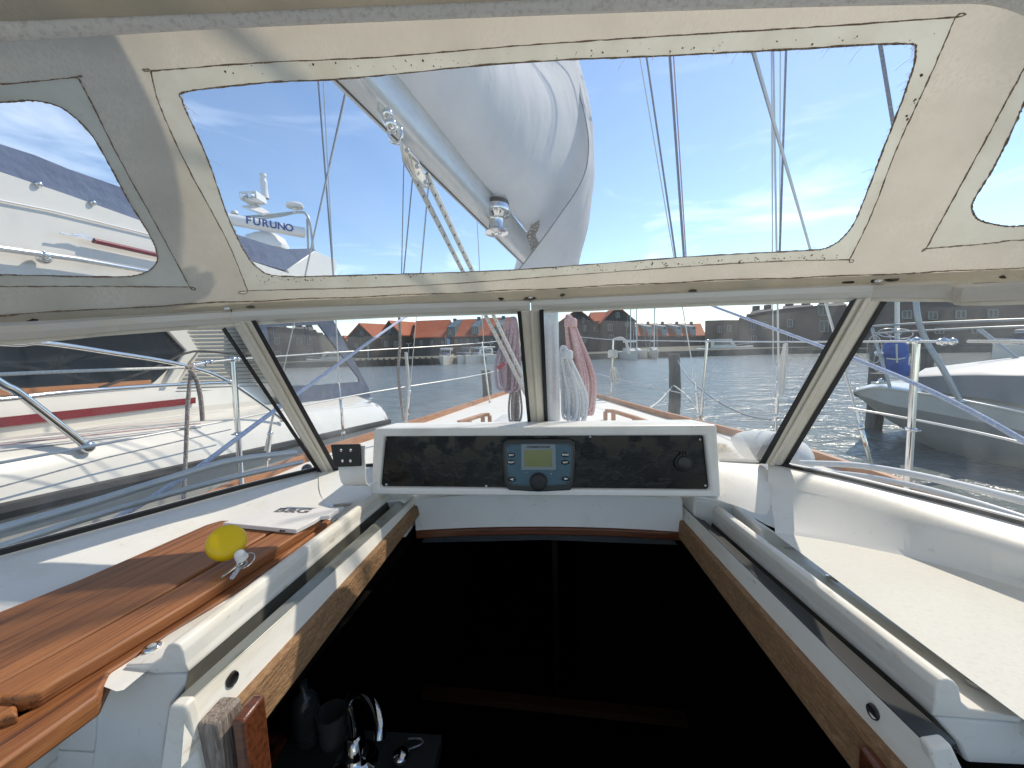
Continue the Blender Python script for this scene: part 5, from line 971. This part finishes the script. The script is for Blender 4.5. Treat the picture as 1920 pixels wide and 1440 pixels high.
eave_house('long black house with a wide plain orange roof above the motor boats', 776, 838, 633, 602, 661, 62, tim_d, [(790, 643, 4, 8), (810, 643, 4, 8), (830, 643, 4, 8)], [(846, 15, 600, 630)], (5, 0), chim=[(853, 600)], group=HG)
eave_house('black house with two blue grey dormers and orange roof left of the mast', 852, 900, 631, 600, 659, 62.1, tim_d, [(855, 640, 4, 8), (877, 640, 4, 8), (895, 640, 4, 8)], [(890, 14, 599, 628)], (4, 0), chim=[(898, 597)], group=HG)
eave_house('black house with orange roof and dormer partly behind the mauve rope coil', 902, 960, 629, 597, 658, 62.2, tim_d, [(922, 640, 4, 8), (945, 640, 4, 8)], [(936, 14, 597, 626)], (4, 0), chim=[(944, 595)], group=HG)
gable_house('black half-timbered gable house partly hidden by the pink rope coil', 1050, 1112, (1083, 582), 602, 604, 652, 58, 12, tim_d, [(1094, 600, 5, 8), (1096, 615, 6, 10), (1096, 637, 6, 9)], HG)
eave_house('narrow orange roof between the two black half-timbered gables', 1108, 1134, 603, 587, 652, 60, tim_d, [(1117, 615, 9, 12), (1122, 636, 5, 7)], group=HG, dep=4)
gable_house('large black half-timbered gable house right of the pink rope coil', 1129, 1189, (1158, 577), 604, 602, 652, 57, 13, tim_d, [(1158, 591, 7, 9), (1144, 614, 8, 11), (1146, 632, 7, 8), (1176, 608, 6, 7), (1180, 632, 6, 9)], HG)
for k, (x, lb) in enumerate(((1197, 'orange roofed row house nearest the black half-timbered gable'), (1224, 'second orange roofed row house right of the half-timbered gable'), (1251, 'row house behind the tall pile with orange roof and pale dormer'), (1278, 'orange roofed row house crossed by the right shrouds'), (1305, 'last orange roofed row house beside the large brown brick building'))):
    eave_house(lb, x-10, x+17, 630, 608, 650, 84, tim_d, [(x+8, 640, 3, 5)], [(x-5, 8, 607, 618)], (-9, 0), dm=dorm_l, chim=[(x-9, 605)], group=HG)
# large brick building on the right
wh = thing('brick_building', 'large brown brick building along the right side of the harbour', 'building', P(1500, 650, 48))
b = MB(); tp = [(1322, 601, 60), (1358, 600, 59), (1385, 600, 58), (1386, 596, 58), (1399, 594, 57), (1400, 589, 57), (1450, 582, 54), (1464, 579, 53.5), (1530, 573, 50), (1600, 574, 47), (1640, 572, 46), (1700, 520, 44), (2050, 470, 38), (2700, 300, 30)]
tpp = [P(*q) for q in tp]; b.grid([tpp, [V((p.x, p.y, -.3)) for p in tpp]], smooth=False); b.grid([tpp, [V((p.x+8, p.y+14, p.z)) for p in tpp]], smooth=False); b.add([tpp[0], V((tpp[0].x, tpp[0].y, -.3)), V((tpp[0].x+8, tpp[0].y+14, -.3)), tpp[0]+V((8, 14, 0))], [(0, 1, 2, 3)], False); b.build('wall', brick, wh)
def onb(px, py, off=-.08):
    for p, q in zip(tpp, tpp[1:]):
        nn = V((q.y-p.y, -(q.x-p.x), 0)); d = ray(px, py); den = d.dot(nn)
        if abs(den) < 1e-9: continue
        r = EYE+d*((p-EYE).dot(nn)/den); 
        if min(p.x, q.x)-.01 <= r.x <= max(p.x, q.x)+.01: return r+nn.normalized()*(-off if nn.y < 0 else off)
    return P(px, py, 50)
for px, py, w, h in ((1349, 618, 8, 12), (1368, 616, 8, 12), (1414, 612, 9, 13), (1436, 610, 9, 13), (1482, 606, 10, 14), (1544, 582, 16, 18), (1546, 612, 16, 20), (1349, 640, 8, 10), (1414, 636, 9, 12), (1482, 634, 10, 12), (1700, 590, 16, 14), (1748, 592, 16, 14), (1800, 590, 18, 14), (1860, 588, 18, 14), (1760, 620, 16, 10), (1830, 620, 18, 10)):
    q = [onb(px+dx*w/2, py+dy*h/2) for dx, dy in ((-1, 1), (1, 1), (1, -1), (-1, -1))]; o = MB().prism(q, (-.03, -.06, 0)).build('window', wing_, wh)
    b = MB(); 
    for i in range(4): b.bar(q[i]+V((-.05, -.1, 0)), q[(i+1) % 4]+V((-.05, -.1, 0)), .1, .1)
    b.bar((q[0]+q[3])/2*0+lerp(q[0], q[1], .5)+V((-.05, -.1, 0)), lerp(q[3], q[2], .5)+V((-.05, -.1, 0)), .08, .08); b.build('frame', winf, o)
b = MB(); x0 = P(1322, 660, 52); b.hexa([V((x0.x, 52, -.5)), V((26, 46, -.5)), V((60, 60, -.5)), V((20, 62, -.5)), V((x0.x, 52, zq-.2)), V((26, 46, zq-.2)), V((60, 60, zq-.2)), V((20, 62, zq-.2))]); 
b2 = MB(); b2.hexa([V((26, 46, -.5)), V((60, 20, -.5)), V((90, 20, -.5)), V((60, 60, -.5)), V((26, 46, zq-.2)), V((60, 20, zq-.2)), V((90, 20, zq-.2)), V((60, 60, zq-.2))])
struct(b.build('quay_path', quay_m)); struct(b2.build('quay_path', quay_m))
for x0_, x1_, yb0, yt, Yd in ((1404, 1446, 590, 579, 56), (1466, 1526, 580, 570, 53), (1536, 1590, 575, 566, 50)):
    a_, c_ = P(x0_, yb0, Yd), P(x1_, yb0-3, Yd-1.5); h_ = P(x0_, yt, Yd).z-a_.z
    MB().hexa([a_, c_, c_+V((4, 7, 0)), a_+V((4, 7, 0)), a_+V((2, 3, h_)), c_+V((1.5, 3, h_)), c_+V((2.5, 4, h_)), a_+V((2.5, 4, h_))]).build('roof', mat('weathered slate roof', (.09, .085, .085), .85), wh)
    for t_ in (.25, .8): MB().box(lerp(a_, c_, t_)+V((2, 3.4, h_)), (.7, .7, 1.2)).build('chimney', brick, wh)
for px, lb in ((690, 'pale lamp post on the quay before the first timber gables'), (766, 'pale lamp post in front of the low orange roofed house'), (920, 'forked lamp post on the quay left of the mauve coil')):
    t = thing('street_lamp', lb, 'street lamp', P(px, 668, 50), 'lamp posts on the far quay'); p = P(px, 668, 50); q = P(px, 645, 50); MB().tube([V((p.x, 50, zq)), q], .06, 6).build('pole', lamp_m, t); b = MB(); b.bar(q+V((-.35, 0, .1)), q, .08, .06); b.bar(q, q+V((.35, 0, .1)), .08, .06); b.build('lamp_head', lamp_m, t)
fl = thing('flag', 'blue and white flag on a pole above the first white motor boat', 'flag', P(836, 650, 43)); MB().tube([P(836, 652, 43), P(835, 630, 43)], .03, 5).build('pole', lamp_m, fl); MB().prism([P(837, 634, 43), P(844, 636, 43), P(843, 647, 43), P(838, 645, 43)], (0, .02, 0)).build('cloth', mat('blue white flag', (.2, .33, .55), .7), fl)
# boats by the far quay
def motorboat(label, px, py, Y, wpx, ang, kind, group='white boats moored at the far quay', cabm=None):
    o = P(px, py, Y); t = thing('motor_boat' if kind != 'sail' else 'small_sailboat', label, 'boat', V((o.x, Y, 0)), group); o = V((o.x, Y, 0)); L = 6.2; Wd = wpx/720*Y; hb = Wd/2 if abs(math.sin(ang)) < .5 else Wd/2*.7
    M = Matrix.Rotation(ang, 3, 'Z'); f = lambda x, y, z: o+M @ V((x, y, z)); S = [(0, .02, .95), (.8, .55, .9), (2, .9, .82), (4, 1, .75), (L, .95, .75)]
    b = MB(); b.grid([[f(-hb*w*.7, y, -.1), f(-hb*w, y, h), f(0, y, h+.06), f(hb*w, y, h), f(hb*w*.7, y, -.1)] for y, w, h in S]); y, w, h = S[-1]; b.add([f(-hb*w*.7, y, -.1), f(-hb*w, y, h), f(hb*w, y, h), f(hb*w*.7, y, -.1)], [(0, 1, 2, 3)], False); b.build('hull', white_b, t)
    if kind == 'sail':
        b = MB(); b.grid([[f(-hb*.6, y, .8), f(-hb*.5, y, z), f(hb*.5, y, z), f(hb*.6, y, .8)] for y, z in ((1.4, .9), (2, 1.15), (4, 1.2), (4.1, .8))], smooth=False); b.build('cabin', white_b, t); b = MB(); b.tube([f(0, 2.2, .9), f(0, 2.2, 8.8)], .06, 8); b.build('mast', boomm, t)
        for s in (-1, 1): MB().tube([f(s*hb*.9, 2.5, .8), f(0, 2.2, 8.2)], .014, 4).build('shroud', wire, t)
        MB().tube([f(0, .1, 1), f(0, 2.2, 8.4)], .014, 4).build('forestay', wire, t); MB().tube([f(0, 2.3, 1.9), f(0, 4.6, 1.9)], .09, 8).build('boom', sailc, t); return
    cm = cabm or white_b; b = MB(); b.hexa([f(-hb*.75, 1.6, h), f(hb*.75, 1.6, h), f(hb*.8, 4.6, h), f(-hb*.8, 4.6, h), f(-hb*.6, 2.2, h+.95), f(hb*.6, 2.2, h+.95), f(hb*.7, 4.6, h+.95), f(-hb*.7, 4.6, h+.95)]); b.build('cabin', cm, t, bevel=.06)
    b = MB(); b.hexa([f(-hb*.66, 1.7, h+.38), f(hb*.66, 1.7, h+.38), f(hb*.7, 1.75, h+.38), f(-hb*.7, 1.75, h+.38), f(-hb*.58, 2.05, h+.85), f(hb*.58, 2.05, h+.85), f(hb*.62, 2.1, h+.85), f(-hb*.62, 2.1, h+.85)]); b.build('windscreen', dglass, t)
    for s in (-1, 1): MB().hexa([f(s*hb*.74, 2.3, h+.4), f(s*hb*.8, 2.3, h+.4), f(s*hb*.8, 4.2, h+.4), f(s*hb*.74, 4.2, h+.4), f(s*hb*.66, 2.5, h+.8), f(s*hb*.75, 2.5, h+.8), f(s*hb*.75, 4.2, h+.8), f(s*hb*.66, 4.2, h+.8)]).build('window', dglass, t)
    MB().hexa([f(-hb*.7, 2.2, h+.97), f(hb*.7, 2.2, h+.97), f(hb*.75, 5.2, h+.97), f(-hb*.75, 5.2, h+.97), f(-hb*.65, 2.3, h+1.1), f(hb*.65, 2.3, h+1.1), f(hb*.7, 5.1, h+1.1), f(-hb*.7, 5.1, h+1.1)]).build('roof', cm, t, bevel=.04)
    b = MB(); b.tube([f(-hb*.9, 3, h), f(-hb*.85, 2.5, h+.35), f(-hb*.5, .7, h+.5), f(0, 0, h+.55), f(hb*.5, .7, h+.5), f(hb*.85, 2.5, h+.35), f(hb*.9, 3, h)], .025, 5); b.build('rail', steel, t)
motorboat('white motor boat with dark windscreen, leftmost of the boats at the far quay', 831, 681, 41, 31, .12, 'm')
motorboat('motor boat with grey canopy just right of the leftmost white boat', 858, 680, 42, 30, -.25, 'm', cabm=mat('grey canopy', (.17, .17, .17), .8))
motorboat('white motor boat with high cabin moored behind the grey canopied one', 873, 679, 42.5, 24, -.5, 'm')
motorboat('low white open boat at the far quay left of the mauve coil', 912, 675, 43, 26, -.9, 'm', cabm=mat('cream cover', (.6, .57, .48), .8))
motorboat('small white sailing boat at the quay below the half-timbered house', 1196, 669, 40, 20, .1, 'sail')
motorboat('small white sailing boat just left of the tall pile', 1232, 668, 41, 18, -.15, 'sail')
motorboat('pale sailing boat lying low between the two white ones', 1214, 667, 43, 12, .3, 'sail')
motorboat('long grey hulled boat beyond the bow pulpit on the far right', 1860, 658, 27, 40, -1.35, 'm', cabm=anti)
motorboat('white launch lying below the large brick building', 1412, 655, 49, 16, 1.2, 'm')
# piles
def pile(label, px, top, Y, w, bot=-1.5):
    p = P(px, top, Y); r = w/2/720*Y; b = MB(); n_ = 14; rows = [[V((p.x+.04*math.sin(z*2), Y, 0))+V((r*(1+.07*math.sin(k*2+z*3))*math.cos(2*math.pi*k/n_), r*(1+.07*math.sin(k*2+z*3))*math.sin(2*math.pi*k/n_), z)) for k in range(n_)] for z in [bot+(p.z-bot)*i/8 for i in range(9)]]
    b.grid(rows, True); b.f.append(tuple(len(b.v)-n_+j for j in range(n_))); b.sm.append(False); tag(b.build('mooring_pile', pile_m, None), label, 'pile', 'grey mooring piles')
pile('grey mooring pile just left of the mauve rope coil', 909, 694, 9, 18); pile('tall grey mooring pile ahead, right of the pink coil', 1263, 664, 8.4, 20)
pile('mooring pile in front of the bow of the right sailboat', 1643, 700, 7.6, 24); pile('distant pile seen behind the blue fender', 1642, 648, 14, 17); pile('distant pile right of the thick right stanchion', 1738, 652, 14, 16)
# pennant-free harbour strip: chain hung with wrapped line beside the left shroud
o = rope('wrapped_line', rope_k, [P(748, 585, 2.75), P(750, 640, 2.75), P(747, 703, 2.75), P(757, 788, 2.75)], .011, None); tag(o, 'dark flecked line hanging beside the left shrouds above the toe rail', 'rope')
o = rope('halyard_tail', rope_w, [P(761, 660, 2.8), P(765, 720, 2.8), P(760, 800, 2.8)], .012, None); tag(o, 'cream line hanging next to the dark flecked line on the left', 'rope')
# ================================================================== inside the cabin
ga = thing('galley_counter', 'dim galley counter with dark wood edge deep inside the companionway', 'counter', K(-.3, .6, -.95))
zc_ = -.86
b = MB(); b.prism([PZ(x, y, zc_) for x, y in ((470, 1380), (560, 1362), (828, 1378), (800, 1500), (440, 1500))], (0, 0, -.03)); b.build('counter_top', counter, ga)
b = MB(); b.bar(PZ(490, 1384, zc_+.003), PZ(532, 1386, zc_+.003), .014, .006); b.bar(PZ(532, 1386, zc_+.003), PZ(500, 1440, zc_+.003), .014, .006); b.build('sink_edge', teak_dk, ga)
fa = thing('tap', 'chrome galley tap with curved spout standing on the dim counter', 'tap', PZ(668, 1430, zc_))
g = lambda x, y, d=.72: P(x, y, d)
chrome = mat('chrome', (.55, .57, .6), .06, 1)
b = MB(); p0 = PZ(668, 1432, zc_); tp_ = g(655, 1312, p0.y)
b.tube(spline([p0, lerp(p0, tp_, .5), tp_, g(680, 1298, p0.y-.02), g(703, 1325, p0.y-.05), g(712, 1360, p0.y-.07), g(712, 1385, p0.y-.08)], 6), .010, 14); b.build('spout', chrome, fa)
b = MB(); b.lathe([(.045, 0), (.045, .006), (.03, .012), (.022, .03), (.020, .06), (.012, .066)], p0, (0, 0, 1), 24); b.build('tap_base', chrome, fa)
bt = thing('bottle', 'dim bottle with a pale label left of the chrome tap', 'bottle', PZ(578, 1390, zc_)); p0 = PZ(578, 1385, zc_)
b = MB(); b.lathe([(0, 0), (.026, 0), (.028, .01), (.028, .09), (.02, .11), (.009, .12), (.009, .14), (0, .142)], p0, (0, 0, 1), 20); b.build('body', mat('dim bottle plastic', (.03, .035, .04), .15), bt)
b = MB(); b.lathe([(.0285, .025), (.0285, .08)], p0, (0, 0, 1), 20); b.build('label', counter, bt)
gs = thing('glass', 'clear drinking glass between the bottle and the tap', 'glass', PZ(625, 1390, zc_)); b = MB(); b.lathe([(0, 0), (.026, 0), (.032, .07), (.03, .07), (.024, .004), (0, .004)], PZ(625, 1388, zc_), (0, 0, 1), 20); b.build('bowl', smallglass, gs)
sp = thing('plug', 'dark plug with thin wire on the dim counter right of the tap', 'plug', PZ(755, 1420, zc_)); b = MB(); b.ball(PZ(752, 1418, zc_+.012), (.018, .018, .014), 14); b.build('stopper', chrome, sp); b = MB(); b.tube(spline([PZ(756, 1408, zc_+.01), PZ(790, 1395, zc_+.01), PZ(788, 1385, zc_+.01), PZ(765, 1385, zc_+.01)], 6), .0018, 5); b.build('wire', dwire, sp)
